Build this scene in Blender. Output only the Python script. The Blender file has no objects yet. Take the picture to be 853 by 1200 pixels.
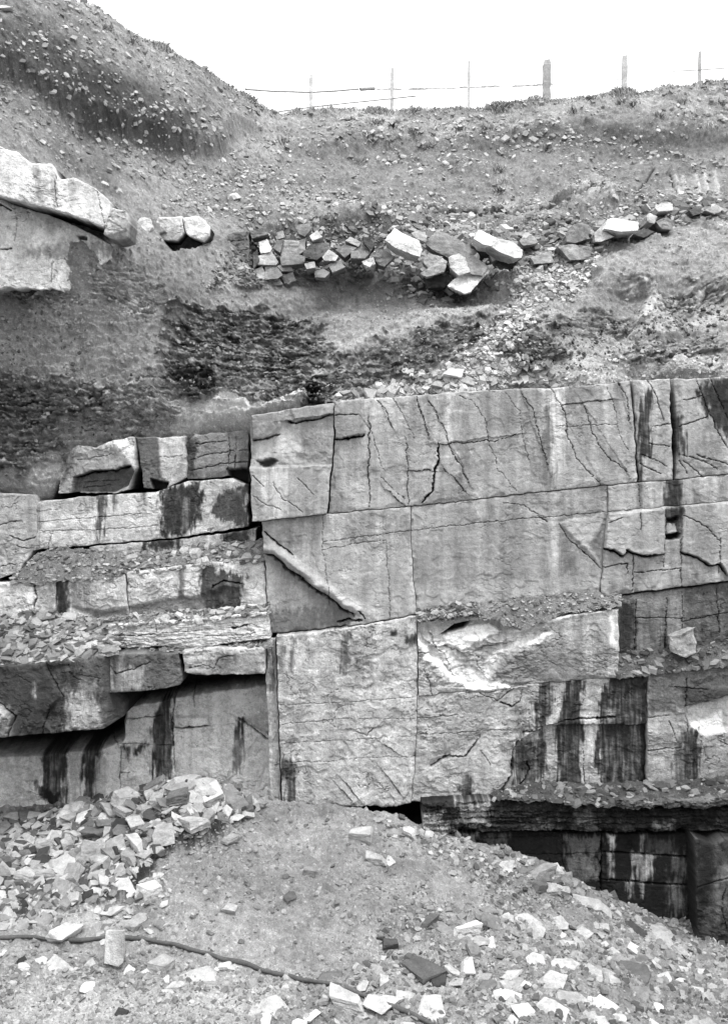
import bpy, bmesh, math, random
import numpy as np
from mathutils import Vector, Matrix, Euler

random.seed(7)
RNG = np.random.default_rng(7)
SC = bpy.context.scene
COL = SC.collection
F, CX, HY, CZ = 1300.0, 426.5, 540.0, 11.0     # lens in photo pixels, centre column, eye-level row, eye height (m)
LIT = 1.15                                     # how much brighter than its albedo a wall reads under this sky

# ------------------------------------------------------------------ helpers
def W(px, py, Y):
    """a point of the place from its bearing and its distance"""
    px = np.asarray(px, float); py = np.asarray(py, float); Y = np.asarray(Y, float)
    return np.stack([(px - CX) * Y / F, Y + 0 * px, CZ + (HY - py) * Y / F], -1)

def punch(t):
    """spread of greys between wet black rock and fresh white breaks"""
    return 0.60 + (np.asarray(t, float)-0.60)*1.25

def lin(t):
    t = np.clip(t, 0.0, 1.0)
    return np.where(t <= 0.04045, t / 12.92, ((t + 0.055) / 1.055) ** 2.4)

_perm = np.random.default_rng(3).permutation(256)
_perm = np.concatenate([_perm, _perm, _perm]).astype(np.int32)
_g = np.array([[1,1,0],[-1,1,0],[1,-1,0],[-1,-1,0],[1,0,1],[-1,0,1],[1,0,-1],[-1,0,-1],
               [0,1,1],[0,-1,1],[0,1,-1],[0,-1,-1],[1,1,0],[-1,1,0],[0,-1,1],[0,-1,-1]], np.float32)

def pn(x, y, z):
    x = np.asarray(x, np.float32); y = np.asarray(y, np.float32) + 0 * x; z = np.asarray(z, np.float32) + 0 * x
    xi = np.floor(x).astype(np.int32); yi = np.floor(y).astype(np.int32); zi = np.floor(z).astype(np.int32)
    xf = x - xi; yf = y - yi; zf = z - zi
    xi &= 255; yi &= 255; zi &= 255
    u = xf*xf*xf*(xf*(xf*6-15)+10); v = yf*yf*yf*(yf*(yf*6-15)+10); w = zf*zf*zf*(zf*(zf*6-15)+10)
    def g(ix, iy, iz, fx, fy, fz):
        h = _perm[_perm[_perm[ix] + iy] + iz] & 15
        gg = _g[h]
        return gg[..., 0]*fx + gg[..., 1]*fy + gg[..., 2]*fz
    n000 = g(xi, yi, zi, xf, yf, zf);         n100 = g(xi+1, yi, zi, xf-1, yf, zf)
    n010 = g(xi, yi+1, zi, xf, yf-1, zf);     n110 = g(xi+1, yi+1, zi, xf-1, yf-1, zf)
    n001 = g(xi, yi, zi+1, xf, yf, zf-1);     n101 = g(xi+1, yi, zi+1, xf-1, yf, zf-1)
    n011 = g(xi, yi+1, zi+1, xf, yf-1, zf-1); n111 = g(xi+1, yi+1, zi+1, xf-1, yf-1, zf-1)
    a = n000 + u*(n100-n000); b = n010 + u*(n110-n010); c = n001 + u*(n101-n001); d = n011 + u*(n111-n011)
    e = a + v*(b-a); f_ = c + v*(d-c)
    return e + w*(f_-e)

def fbm(P, s=(1, 1, 1), o=4, gain=0.5, off=0.0, ridged=False):
    if not hasattr(s, '__len__'): s = (s, s, s)
    x = P[..., 0]*s[0] + off; y = P[..., 1]*s[1] + off*1.7; z = P[..., 2]*s[2] - off*0.9
    r = 0.0; a = 1.0; f = 1.0; tot = 0.0
    for i in range(o):
        n = pn(x*f + 11.3*i, y*f + 5.1*i, z*f - 7.7*i)
        if ridged: n = 1 - 2*np.abs(n)
        r = r + a*n; tot += a; a *= gain; f *= 2.03
    return r / tot

def sstep(a, b, x):
    t = np.clip((x - a) / (b - a), 0, 1); return t*t*(3-2*t)

def seg_dist(x, y, pts, closed=False):
    """distance to a polyline and how far along it (0..1)"""
    best = np.full(x.shape, 1e9); along = np.zeros(x.shape)
    n = len(pts); m = n if closed else n - 1
    for i in range(m):
        ax, ay = pts[i]; bx, by = pts[(i+1) % n]
        dx, dy = bx-ax, by-ay; L2 = dx*dx + dy*dy + 1e-9
        t = np.clip(((x-ax)*dx + (y-ay)*dy)/L2, 0, 1)
        d = np.hypot(x-ax-t*dx, y-ay-t*dy)
        k = d < best
        best = np.where(k, d, best); along = np.where(k, (i+t)/m, along)
    return best, along

def poly_sd(x, y, pts):
    """signed distance, positive inside"""
    d, _ = seg_dist(x, y, pts, True)
    ins = np.zeros(x.shape, bool); n = len(pts)
    for i in range(n):
        ax, ay = pts[i]; bx, by = pts[(i+1) % n]
        if ay == by: continue
        c = ((ay > y) != (by > y)) & (x < (bx-ax)*(y-ay)/(by-ay) + ax)
        ins ^= c
    return np.where(ins, d, -d)

class Surf:
    """a sheet sampled by picture bearing while it is modelled: relief (dY, metres back), tone and wetness"""
    def __init__(s, PX, PY):
        s.x, s.y = PX, PY
        q = np.stack([PX/13.0, PY/13.0, 0*PX], -1)
        s.wx = fbm(q, 1, 3, off=3.1); s.wy = fbm(q, 1, 3, off=19.7)
        q2 = q * 0.36
        s.vx = fbm(q2, 1, 2, off=41.0); s.vy = fbm(q2, 1, 2, off=57.0)
        q3 = q * 3.3
        s.fx = fbm(q3, 1, 2, off=23.0); s.fy = fbm(q3, 1, 2, off=29.0)
        s.d = np.zeros(PX.shape); s.t = np.zeros(PX.shape); s.w = np.zeros(PX.shape)
    def _box(s, pts, m):
        xs = [p[0] for p in pts]; ys = [p[1] for p in pts]
        return (s.x > min(xs)-m) & (s.x < max(xs)+m) & (s.y > min(ys)-m) & (s.y < max(ys)+m)
    def crack(s, pts, w=1.0, d=0.25, dark=0.5, jag=3.0, lip=0.0, reach=9):
        k = s._box(pts, 30)
        if not k.any(): return
        x = s.x[k] + jag*s.wx[k] + 1.5*s.fx[k]; y = s.y[k] + jag*s.wy[k] + 1.5*s.fy[k]
        dist, al = seg_dist(x, y, pts)
        tap = np.clip(np.minimum(al, 1-al)*7 + 0.45, 0, 1) * (0.75 + 0.6*s.wx[k])
        ww = np.maximum((0.5*w if w < 1.3 else 0.62*w)*np.clip(tap + 0.5*s.fx[k], 0.15, 1.6), 0.28)
        if w < 1.3: brk = sstep(-0.55, -0.15, s.vx[k]*0.6 + s.fy[k]); d = d*0.55
        else: brk = 1.0
        g = np.exp(-(dist/ww)**2)*brk
        s.d[k] += d*g; s.t[k] *= 1 - dark*g
        if lip:
            ax, ay = pts[0]; bx, by = pts[-1]
            side = ((bx-ax)*(y-ay) - (by-ay)*(x-ax)) < 0
            s.d[k] -= lip*np.exp(-dist/reach)*side
    def poly(s, pts, d=0.0, t=None, mul=None, soft=2.0, jag=3.0, wet=None, mix=1.0, big=0.0):
        k = s._box(pts, 16 + soft + jag + big)
        if not k.any(): return
        x = s.x[k] + jag*s.wx[k] + big*s.vx[k] + 0.7*s.fx[k]; y = s.y[k] + jag*s.wy[k] + big*s.vy[k] + 0.7*s.fy[k]
        sd = poly_sd(x, y, pts)
        m = sstep(-soft, soft, sd)
        s.d[k] += d*m
        if d == 0.0:
            z = 0*x; q = fbm(np.stack([s.x[k]/5., s.y[k]/14., z], -1), 1, 4, off=pts[0][0]*0.1, gain=0.6)
            m = sstep(-soft-1.5, soft+1.5, sd + min(7.0, 2.0+0.12*(max(p[0] for p in pts)-min(p[0] for p in pts)))*2.2*q)*np.clip(0.93+0.5*q, 0, 1)
        m = m*mix
        if t is not None: s.t[k] += (t - s.t[k])*m
        if mul is not None: s.t[k] *= 1 + (mul-1)*m
        if wet is not None: s.w[k] += (wet - s.w[k])*m
    def bump(s, pts, r, d, t=None, jag=2.0):
        """a rounded rib (d<0) or groove along a line"""
        k = s._box(pts, r*3+8)
        if not k.any(): return
        dist, _ = seg_dist(s.x[k]+jag*s.wx[k], s.y[k]+jag*s.wy[k], pts)
        g = np.exp(-(dist/r)**2); s.d[k] += d*g
        if t is not None: s.t[k] += (t-s.t[k])*g*0.9
    def drip(s, x0, x1, y0, y1, t=0.2, wet=0.6, top=None, soft=2.0, big=7, mix=0.92, jag=4.0):
        """seepage: starts at a ledge or joint, runs down in fingers and thins out"""
        a, b = top if top else (x0, x1)
        ym = y0*0.6 + y1*0.4; yl = y1 + 0.10*(y1-y0)
        pts = [(a, y0-2), (b, y0-2), (x1, ym), (x1, yl), (x0, yl), (x0, ym)]
        k = s._box(pts, 16 + soft + jag + big)
        if not k.any(): return
        X, Y = s.x[k], s.y[k]; z = 0*X
        wd = max(x1-x0, b-a); amp = min(1.0, wd/14.0)
        q1 = fbm(np.stack([X/2.6, Y/38.0, z], -1), 1, 3, off=x0*0.37); q2 = fbm(np.stack([X/7.0, Y/12.0, z], -1), 1, 3, off=y0*0.21)
        sd = poly_sd(X + jag*s.wx[k] + big*s.vx[k], Y + 2*s.wy[k], pts) + amp*(7.0*q1 + 6.0*q2)
        low = np.clip((Y-y0)/max(1.0, y1-y0), 0, 1)
        sd = sd - amp*5.0*low**3*(0.5 - 1.6*q1)
        m = sstep(-soft-1.2, soft+1.2, sd)*mix*np.clip(0.92 + 0.7*q1 + 0.5*q2 - 0.18*low, 0.2, 1)
        s.t[k] += (t - s.t[k])*m
        s.w[k] += (wet - s.w[k])*m

# ------------------------------------------------------------------ materials
def newmat(name):
    m = bpy.data.materials.new(name); m.use_nodes = True
    nt = m.node_tree; nt.nodes.clear()
    return m, nt, nt.nodes, nt.links

def N(nodes, t, **kw):
    n = nodes.new(t)
    for k, v in kw.items(): setattr(n, k, v)
    return n

def rock_mat(name, grain=9.0, grain_amt=0.3, mott=1.1, mott_amt=0.3, bump=0.35, rnd=0.0, streak=0.0, speck=0.0):
    m, nt, nd, lk = newmat(name)
    out = N(nd, 'ShaderNodeOutputMaterial'); bs = N(nd, 'ShaderNodeBsdfPrincipled')
    lk.new(bs.outputs[0], out.inputs[0])
    at = N(nd, 'ShaderNodeAttribute'); at.attribute_name = 'tone'
    geo = N(nd, 'ShaderNodeNewGeometry')
    sep = N(nd, 'ShaderNodeSeparateColor'); lk.new(at.outputs['Color'], sep.inputs[0])
    def noise(sc, det, rough, vec=None, scale3=None):
        n = N(nd, 'ShaderNodeTexNoise'); n.inputs['Scale'].default_value = sc
        n.inputs['Detail'].default_value = det; n.inputs['Roughness'].default_value = rough
        src = geo.outputs['Position']
        if scale3:
            mp = N(nd, 'ShaderNodeVectorMath', operation='MULTIPLY'); mp.inputs[1].default_value = scale3
            lk.new(src, mp.inputs[0]); src = mp.outputs[0]
        lk.new(src, n.inputs['Vector']); return n.outputs['Fac']
    def rng(src, lo, hi, a=0.3, b=0.7):
        r = N(nd, 'ShaderNodeMapRange'); r.inputs[1].default_value = a; r.inputs[2].default_value = b
        r.inputs[3].default_value = lo; r.inputs[4].default_value = hi; lk.new(src, r.inputs[0]); return r.outputs[0]
    def mul(a, b):
        q = N(nd, 'ShaderNodeMath', operation='MULTIPLY'); lk.new(a, q.inputs[0]); lk.new(b, q.inputs[1]); return q.outputs[0]
    n1 = noise(grain, 6, 0.72); n2 = noise(mott, 5, 0.62)
    ob = N(nd, 'ShaderNodeObjectInfo'); oc = N(nd, 'ShaderNodeSeparateColor'); lk.new(ob.outputs['Color'], oc.inputs[0])
    v = mul(mul(sep.outputs[0], oc.outputs[0]), rng(n1, 1-grain_amt, 1+grain_amt))
    v = mul(v, rng(n2, 1-mott_amt, 1+mott_amt))
    n4 = noise(38.0, 3, 0.6); v = mul(v, rng(n4, 1-grain_amt*0.8, 1+grain_amt*0.8))
    if streak:
        n5 = noise(1.0, 4, 0.6, scale3=(3.4, 3.4, 0.35)); v = mul(v, rng(n5, 1-streak, 1+streak))
    if speck:
        n6 = noise(15.0, 2, 0.5); v = mul(v, rng(n6, 1.0, 1+speck, 0.60, 0.68))
    if rnd:
        oi = N(nd, 'ShaderNodeObjectInfo'); v = mul(v, rng(oi.outputs['Random'], 1-rnd, 1+rnd*0.5, 0, 1))
    cl = N(nd, 'ShaderNodeMath', operation='MINIMUM'); cl.inputs[1].default_value = 0.92; lk.new(v, cl.inputs[0])
    cc = N(nd, 'ShaderNodeCombineColor')
    for i in range(3): lk.new(cl.outputs[0], cc.inputs[i])
    lk.new(cc.outputs[0], bs.inputs['Base Color'])
    r = N(nd, 'ShaderNodeMapRange'); r.inputs[3].default_value = 0.95; r.inputs[4].default_value = 0.45
    lk.new(sep.outputs[1], r.inputs[0]); lk.new(r.outputs[0], bs.inputs['Roughness'])
    sp = N(nd, 'ShaderNodeMapRange'); sp.inputs[3].default_value = 0.15; sp.inputs[4].default_value = 0.4
    lk.new(sep.outputs[1], sp.inputs[0]); lk.new(sp.outputs[0], bs.inputs['Specular IOR Level'])
    ad = N(nd, 'ShaderNodeMath', operation='ADD'); lk.new(n1, ad.inputs[0]); lk.new(n4, ad.inputs[1])
    bp = N(nd, 'ShaderNodeBump'); bp.inputs['Strength'].default_value = bump; bp.inputs['Distance'].default_value = 0.05
    lk.new(ad.outputs[0], bp.inputs['Height']); lk.new(bp.outputs[0], bs.inputs['Normal'])
    return m

M_ROCK = rock_mat('bedded_sandstone', grain=9, grain_amt=0.30, mott=1.6, mott_amt=0.16, bump=0.55, streak=0.16)
M_FACE = rock_mat('sawn_sandstone', grain=9, grain_amt=0.20, mott=1.1, mott_amt=0.14, bump=0.35, streak=0.22)
M_SOIL = rock_mat('stony_clay', grain=6, grain_amt=0.34, mott=0.8, mott_amt=0.22, bump=0.9, speck=0.5)
M_STONE = rock_mat('broken_stone', grain=9, grain_amt=0.2, mott=2.2, mott_amt=0.2, bump=0.4, rnd=0.28)
M_WOOD = rock_mat('weathered_wood', grain=14, grain_amt=0.25, mott=3, mott_amt=0.2, bump=0.2)
M_GRASS = rock_mat('dry_grass', grain=2, grain_amt=0.3, mott=0.7, mott_amt=0.4, bump=0.0)

SKY_TOP = 35.0
LITS = {'stony_clay': 1.55, 'broken_stone': 1.35, 'dry_grass': 1.3}
# ------------------------------------------------------------------ linking
def props(o, label=None, cat=None, group=None, kind=None):
    if label: o['label'] = label
    if cat: o['category'] = cat; o['kind'] = 'thing'
    if group: o['group'] = group
    if kind: o['kind'] = kind
    return o

def link_mesh(name, V, Fc, tone, wet, mat, smooth=True, base=True, parent=None, raw=False):
    """one mesh object; tone is the sRGB-like grey it should read as, turned into albedo"""
    V = np.asarray(V, np.float64)
    org = np.zeros(3)
    if base:
        org = np.array([V[:, 0].mean(), V[:, 1].mean(), V[:, 2].min()]); V = V - org
    me = bpy.data.meshes.new(name)
    Fc = np.asarray(Fc, np.int32); k = Fc.shape[1]
    me.vertices.add(len(V)); me.vertices.foreach_set('co', V.astype(np.float32).ravel())
    me.loops.add(Fc.size); me.loops.foreach_set('vertex_index', Fc.ravel())
    me.polygons.add(len(Fc))
    me.polygons.foreach_set('loop_start', np.arange(0, Fc.size, k, dtype=np.int32))
    me.polygons.foreach_set('use_smooth', np.full(len(Fc), smooth))
    a = me.attributes.new('tone', 'FLOAT_COLOR', 'POINT')
    alb = np.clip(lin(punch(tone))/LITS.get(mat.name, LIT), 0.012, 0.88) if not raw else np.asarray(tone, float)
    c = np.stack([alb, np.clip(wet, 0, 1) + 0*alb, 0*alb, 1+0*alb], -1).astype(np.float32)
    a.data.foreach_set('color', c.ravel())
    me.materials.append(mat)
    me.update(calc_edges=True); me.validate()
    o = bpy.data.objects.new(name, me); COL.objects.link(o); o.location = org
    if parent:
        o.parent = parent; o.location = Vector(org) - parent.location
    return o

def grid_faces(n, m, off=0):
    i, j = np.meshgrid(np.arange(n-1), np.arange(m-1), indexing='ij')
    a = off + i*m + j
    return np.stack([a, a+m, a+m+1, a+1], -1).reshape(-1, 4)

def pl(x, pts):
    p = sorted(pts); return np.interp(x, [q[0] for q in p], [q[1] for q in p])

SAMPLES = {}    # sheet name -> (px grid, py grid, world points, normals) for setting stones down

def keep(name, PX, PY, P):
    du = np.gradient(P, axis=1); dv = np.gradient(P, axis=0)
    n = np.cross(du, dv); n /= np.linalg.norm(n, axis=-1, keepdims=True) + 1e-9
    n[n[..., 1] > 0] *= -1
    # smoothed normal
    for _ in range(2):
        n = (n + np.roll(n, 3, 0) + np.roll(n, -3, 0) + np.roll(n, 3, 1) + np.roll(n, -3, 1))
    n /= np.linalg.norm(n, axis=-1, keepdims=True) + 1e-9
    SAMPLES[name] = (PX, PY, P, n)

def block(name, label, top, bot, left=None, right=None, Y=30.0, thick=1.6, tone=0.64, feats=None, rough=0.06, res=0.8,
          warp=1.6, edge=0.02, cat='rock block', group=None, mat=None, seed=0, kind=None, bed=0.010, streak=0.05, under=0.75, chip=0.07, skin=1.0):
    """a bed of rock: a finely modelled front between its top and bottom edges, carried back into the hill"""
    if left is None: left = [top[0], bot[0]]
    if right is None: right = [top[-1], bot[-1]]
    ys = [p[1] for p in top+bot]
    xs = [p[0] for p in left+right]
    nv = max(6, int((max(ys)-min(ys))/res)); nu = max(6, int((max(xs)-min(xs))/res))
    v = np.linspace(0, 1, nv)[:, None]; u = np.linspace(0, 1, nu)[None, :]
    def side(s):
        y0, y1 = s[0][1], s[-1][1]
        return np.interp(v[:, 0], [(p[1]-y0)/(y1-y0) for p in s], [p[0] for p in s])[:, None]
    PX = side(left)*(1-u) + side(right)*u
    PY = pl(PX, top)*(1-v) + pl(PX, bot)*v
    Yb = Y(PX, PY) if callable(Y) else np.full(PX.shape, float(Y))
    P = W(PX, PY, Yb)
    S = Surf(PX, PY)
    so = 3.7*seed
    S.t[:] = tone + (-0.03 if skin < 1 else 0.035 if tone > 0.5 else 0.0)
    q = np.stack([PX, PY, 0*PX], -1)
    if skin < 1: streak = 0.085
    S.t += streak*fbm(q, (1/11., 1/170., 1), 4, off=so)*1.6
    S.t += 0.09*fbm(P, 0.8, 5, off=so+9, gain=0.6) + 0.07*fbm(P, (5, 5, 6), 3, off=so+13, gain=0.7)
    S.d += 0.010*fbm(P, (6, 6, 9), 3, off=so+17, gain=0.7)
    bl = fbm(P, (1.3, 1.3, 0.9), 5, off=so+41, gain=0.65); S.t -= 0.16*np.clip(bl-0.10, 0, 1)/0.4; S.t += 0.07*np.clip(-bl-0.12, 0, 1)/0.4
    S.d += rough*1.4*fbm(P, 0.5, 3, off=so)
    tn = 6*fbm(P, (1.1, 1.1, 1.5), 5, off=so+4, gain=0.6); fr = tn-np.floor(tn)
    pat = sstep(-0.1, 0.25, fbm(P, 0.7, 3, off=so+55))
    S.d += skin*rough*0.5*(np.floor(tn) + sstep(0.40, 0.60, fr))*(0.25+0.75*pat)
    hl = fbm(P, (0.8, 0.8, 1.0), 5, off=so+61, gain=0.55); hm = sstep(0.02, 0.2, fbm(P, 0.9, 3, off=so+67))
    hg = np.exp(-(hl/0.006)**2)*hm; S.d += 0.05*skin*hg; S.t -= 0.14*skin*hg
    pit = fbm(P, (11, 11, 8), 3, off=so+71, gain=0.7); S.t -= 0.18*skin*sstep(0.26, 0.44, pit); S.t += 0.08*sstep(0.25, 0.4, -pit)
    fl = fbm(P, 1.3, 3, off=so+31); fl = sstep(0.0, 0.10, fl); S.d += rough*0.35*fl              # shallow flaked scars
    zb = P[..., 2] - 0.09*P[..., 0]
    S.d += bed*fbm(np.stack([P[..., 0]*0.25, 0*zb, zb*5.0], -1), 1, 3, off=so+2)
    if feats: feats(S)
    # worn edges
    Wd = (side(right)-side(left)); Hd = pl(PX, bot)-pl(PX, top)
    de = np.minimum(np.minimum(u*Wd, (1-u)*Wd), np.minimum(v*Hd, (1-v)*Hd))
    ch = np.clip(fbm(P, 2.2, 3, off=so+77)*1.6 + 0.15, 0, 1)
    S.d += edge*np.exp(-de/0.8) + chip*np.where(ch > 0.35, 1.0, 0.15)*np.clip(ch, 0, 1)*np.exp(-(de/(2.2+3.5*ch))**2)
    S.t += 0.03*np.exp(-de/1.5)
    e = np.exp(-de/8.0)
    P = W(PX + warp*S.wx*(0.35+e), PY + warp*S.wy*(0.35+e), Yb)
    P[..., 1] += S.d
    V = [P.reshape(-1, 3)]; T = [S.t.ravel()]; WT = [S.w.ravel()]
    Fc = [grid_faces(nv, nu)]
    idx = np.arange(nv*nu).reshape(nv, nu)
    ring = np.concatenate([idx[0, :-1], idx[:-1, -1], idx[-1, :0:-1], idx[:0:-1, 0]])
    Pr = P.reshape(-1, 3)[ring]; Tr = S.t.ravel()[ring]; Wr = S.w.ravel()[ring]
    prev = ring; n0 = nv*nu; L = len(ring)
    cen = Pr.mean(0)
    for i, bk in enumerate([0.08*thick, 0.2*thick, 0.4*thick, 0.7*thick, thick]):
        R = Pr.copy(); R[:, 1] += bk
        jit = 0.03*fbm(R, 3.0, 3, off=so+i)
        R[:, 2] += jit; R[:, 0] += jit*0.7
        V.append(R); T.append(np.clip(Tr*(1-(1-under)*min(1, i/2)), 0, 1)); WT.append(Wr)  # sides and undersides painted darker going back, as shading
        cur = n0 + np.arange(L)
        Fc.append(np.stack([prev, np.roll(prev, -1), np.roll(cur, -1), cur], -1))
        prev = cur; n0 += L
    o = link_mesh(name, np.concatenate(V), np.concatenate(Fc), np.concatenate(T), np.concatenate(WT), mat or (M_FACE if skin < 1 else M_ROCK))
    keep(o.name, PX, PY, P)
    props(o, label, cat if not kind else None, group, kind)
    return o

# thin-plate surface through surveyed points
class TPS:
    def __init__(s, pts, lam=0.5):
        p = np.array(pts, float); s.p = p[:, :2]; n = len(p)
        d = np.hypot(s.p[:, None, 0]-s.p[None, :, 0], s.p[:, None, 1]-s.p[None, :, 1])
        A = np.zeros((n+3, n+3)); A[:n, :n] = d - lam*np.eye(n)*0
        A[:n, n] = 1; A[:n, n+1:] = s.p; A[n, :n] = 1; A[n+1:, :n] = s.p.T
        b = np.zeros(n+3); b[:n] = p[:, 2]
        s.w = np.linalg.solve(A, b)
    def __call__(s, x, y):
        r = s.w[-3] + s.w[-2]*x + s.w[-1]*y
        for i, (a, b) in enumerate(s.p): r = r + s.w[i]*np.hypot(np.hypot(x-a, y-b), 6.0)
        return r

# ------------------------------------------------------------------ hillside of stony clay and shale above the face
EDGE = [(-430, -330), (-140, -140), (-60, -72), (0, -34), (60, 0), (110, 23), (170, 50), (240, 87), (300, 119), (330, 134), (364, 131), (440, 127), (560, 122),
        (640, 118), (760, 108), (853, 97), (960, 86), (1290, 60)]
HILL = TPS([(-430, -330, 27), (-430, 100, 23), (-430, 400, 23), (-430, 900, 26), (1290, 60, 44), (1290, 230, 38), (1290, 400, 33), (1290, 520, 32), (1290, 1000, 33), (-140, -140, 33), (60, 0, 36), (170, 50, 38.5), (300, 118, 42), (330, 134, 43), (440, 128, 43.5), (640, 118, 44), (853, 97, 44), (960, 86, 44),
  (-140, 30, 30), (0, 75, 31.3), (100, 110, 33.8), (200, 150, 36.2), (0, 112, 31.6), (100, 165, 34.2), (200, 200, 36.3),
  (-140, 200, 28.2), (0, 185, 29.7), (60, 205, 31), (150, 230, 33.2), (250, 230, 36), (330, 220, 37.5), (450, 225, 38), (600, 205, 39.6), (600, 160, 42.4),
  (853, 160, 42.2), (853, 230, 38.5), (960, 230, 38), (700, 240, 38), (450, 170, 41.5),
  (-140, 260, 29.6), (0, 265, 30.2), (70, 270, 30.6), (-140, 300, 29.4), (0, 305, 30.0), (100, 310, 30.2), (170, 300, 31.4), (250, 300, 33.5), (330, 330, 34.3), (450, 330, 34.6), (560, 330, 34.6),
  (700, 300, 34.8), (853, 280, 35.5), (960, 280, 35.5), (400, 280, 36), (650, 270, 36.5),
  (-140, 400, 29.5), (0, 400, 29.9), (100, 400, 30.6), (200, 400, 32), (300, 400, 33), (380, 400, 32.9), (480, 380, 33.2), (600, 380, 32.9), (700, 380, 32.8), (853, 380, 33.2), (960, 380, 33.2),
  (0, 470, 30.7), (100, 480, 31), (200, 485, 31.4), (280, 478, 31.3), (350, 460, 31.3), (420, 445, 31.2), (500, 440, 31.2), (600, 430, 31.3), (700, 425, 31.2), (853, 420, 31.2), (960, 420, 31.2),
  (300, 489, 30.5), (392, 473, 30.4), (540, 464, 30.4), (700, 452, 30.4), (853, 444, 30.4), (960, 440, 30.4),
  (-140, 555, 31.0), (0, 555, 31.0), (40, 574, 31.05), (70, 560, 31.3), (-140, 620, 32.6), (0, 610, 32.4), (80, 525, 31.6), (157, 512, 31.7), (290, 507, 31.5),
  (300, 545, 32.6), (450, 530, 32.6), (600, 520, 32.6), (750, 505, 32.6), (960, 500, 32.6), (-140, 640, 33.2), (0, 630, 33.2), (150, 600, 33.2), (290, 600, 33.2),
  (0, 1000, 33.2), (400, 1000, 33.2), (960, 1000, 33.2), (400, 750, 33.2)])

def layered(P, off=0.0):
    """crumbling beds of shale: deep in height, long in width"""
    zb = P[..., 2] - 0.06*P[..., 0] + 0.5*fbm(P, 0.6, 3, off=off)
    q = zb*3.3 + 0.8*fbm(P, (1.1, 1.1, 2.0), 3, off=off+3)
    saw = q - np.floor(q)                       # each bed stands out at its top and is undercut below
    saw = saw*sstep(1.0, 0.90, saw)
    Q = np.stack([P[..., 0]*2.2, P[..., 1]*1.2, zb*5.5], -1)
    brk = sstep(-0.25, 0.25, fbm(P, (0.9, 0.9, 1.6), 3, off=off+21))
    return (0.25+0.75*brk)*(0.8*(saw-0.5)) + (0.7+0.5*brk)*fbm(Q, 1, 5, gain=0.7, off=off) + 0.5*fbm(P, (3.2, 3.2, 4.0), 3, off=off+31)

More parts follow.
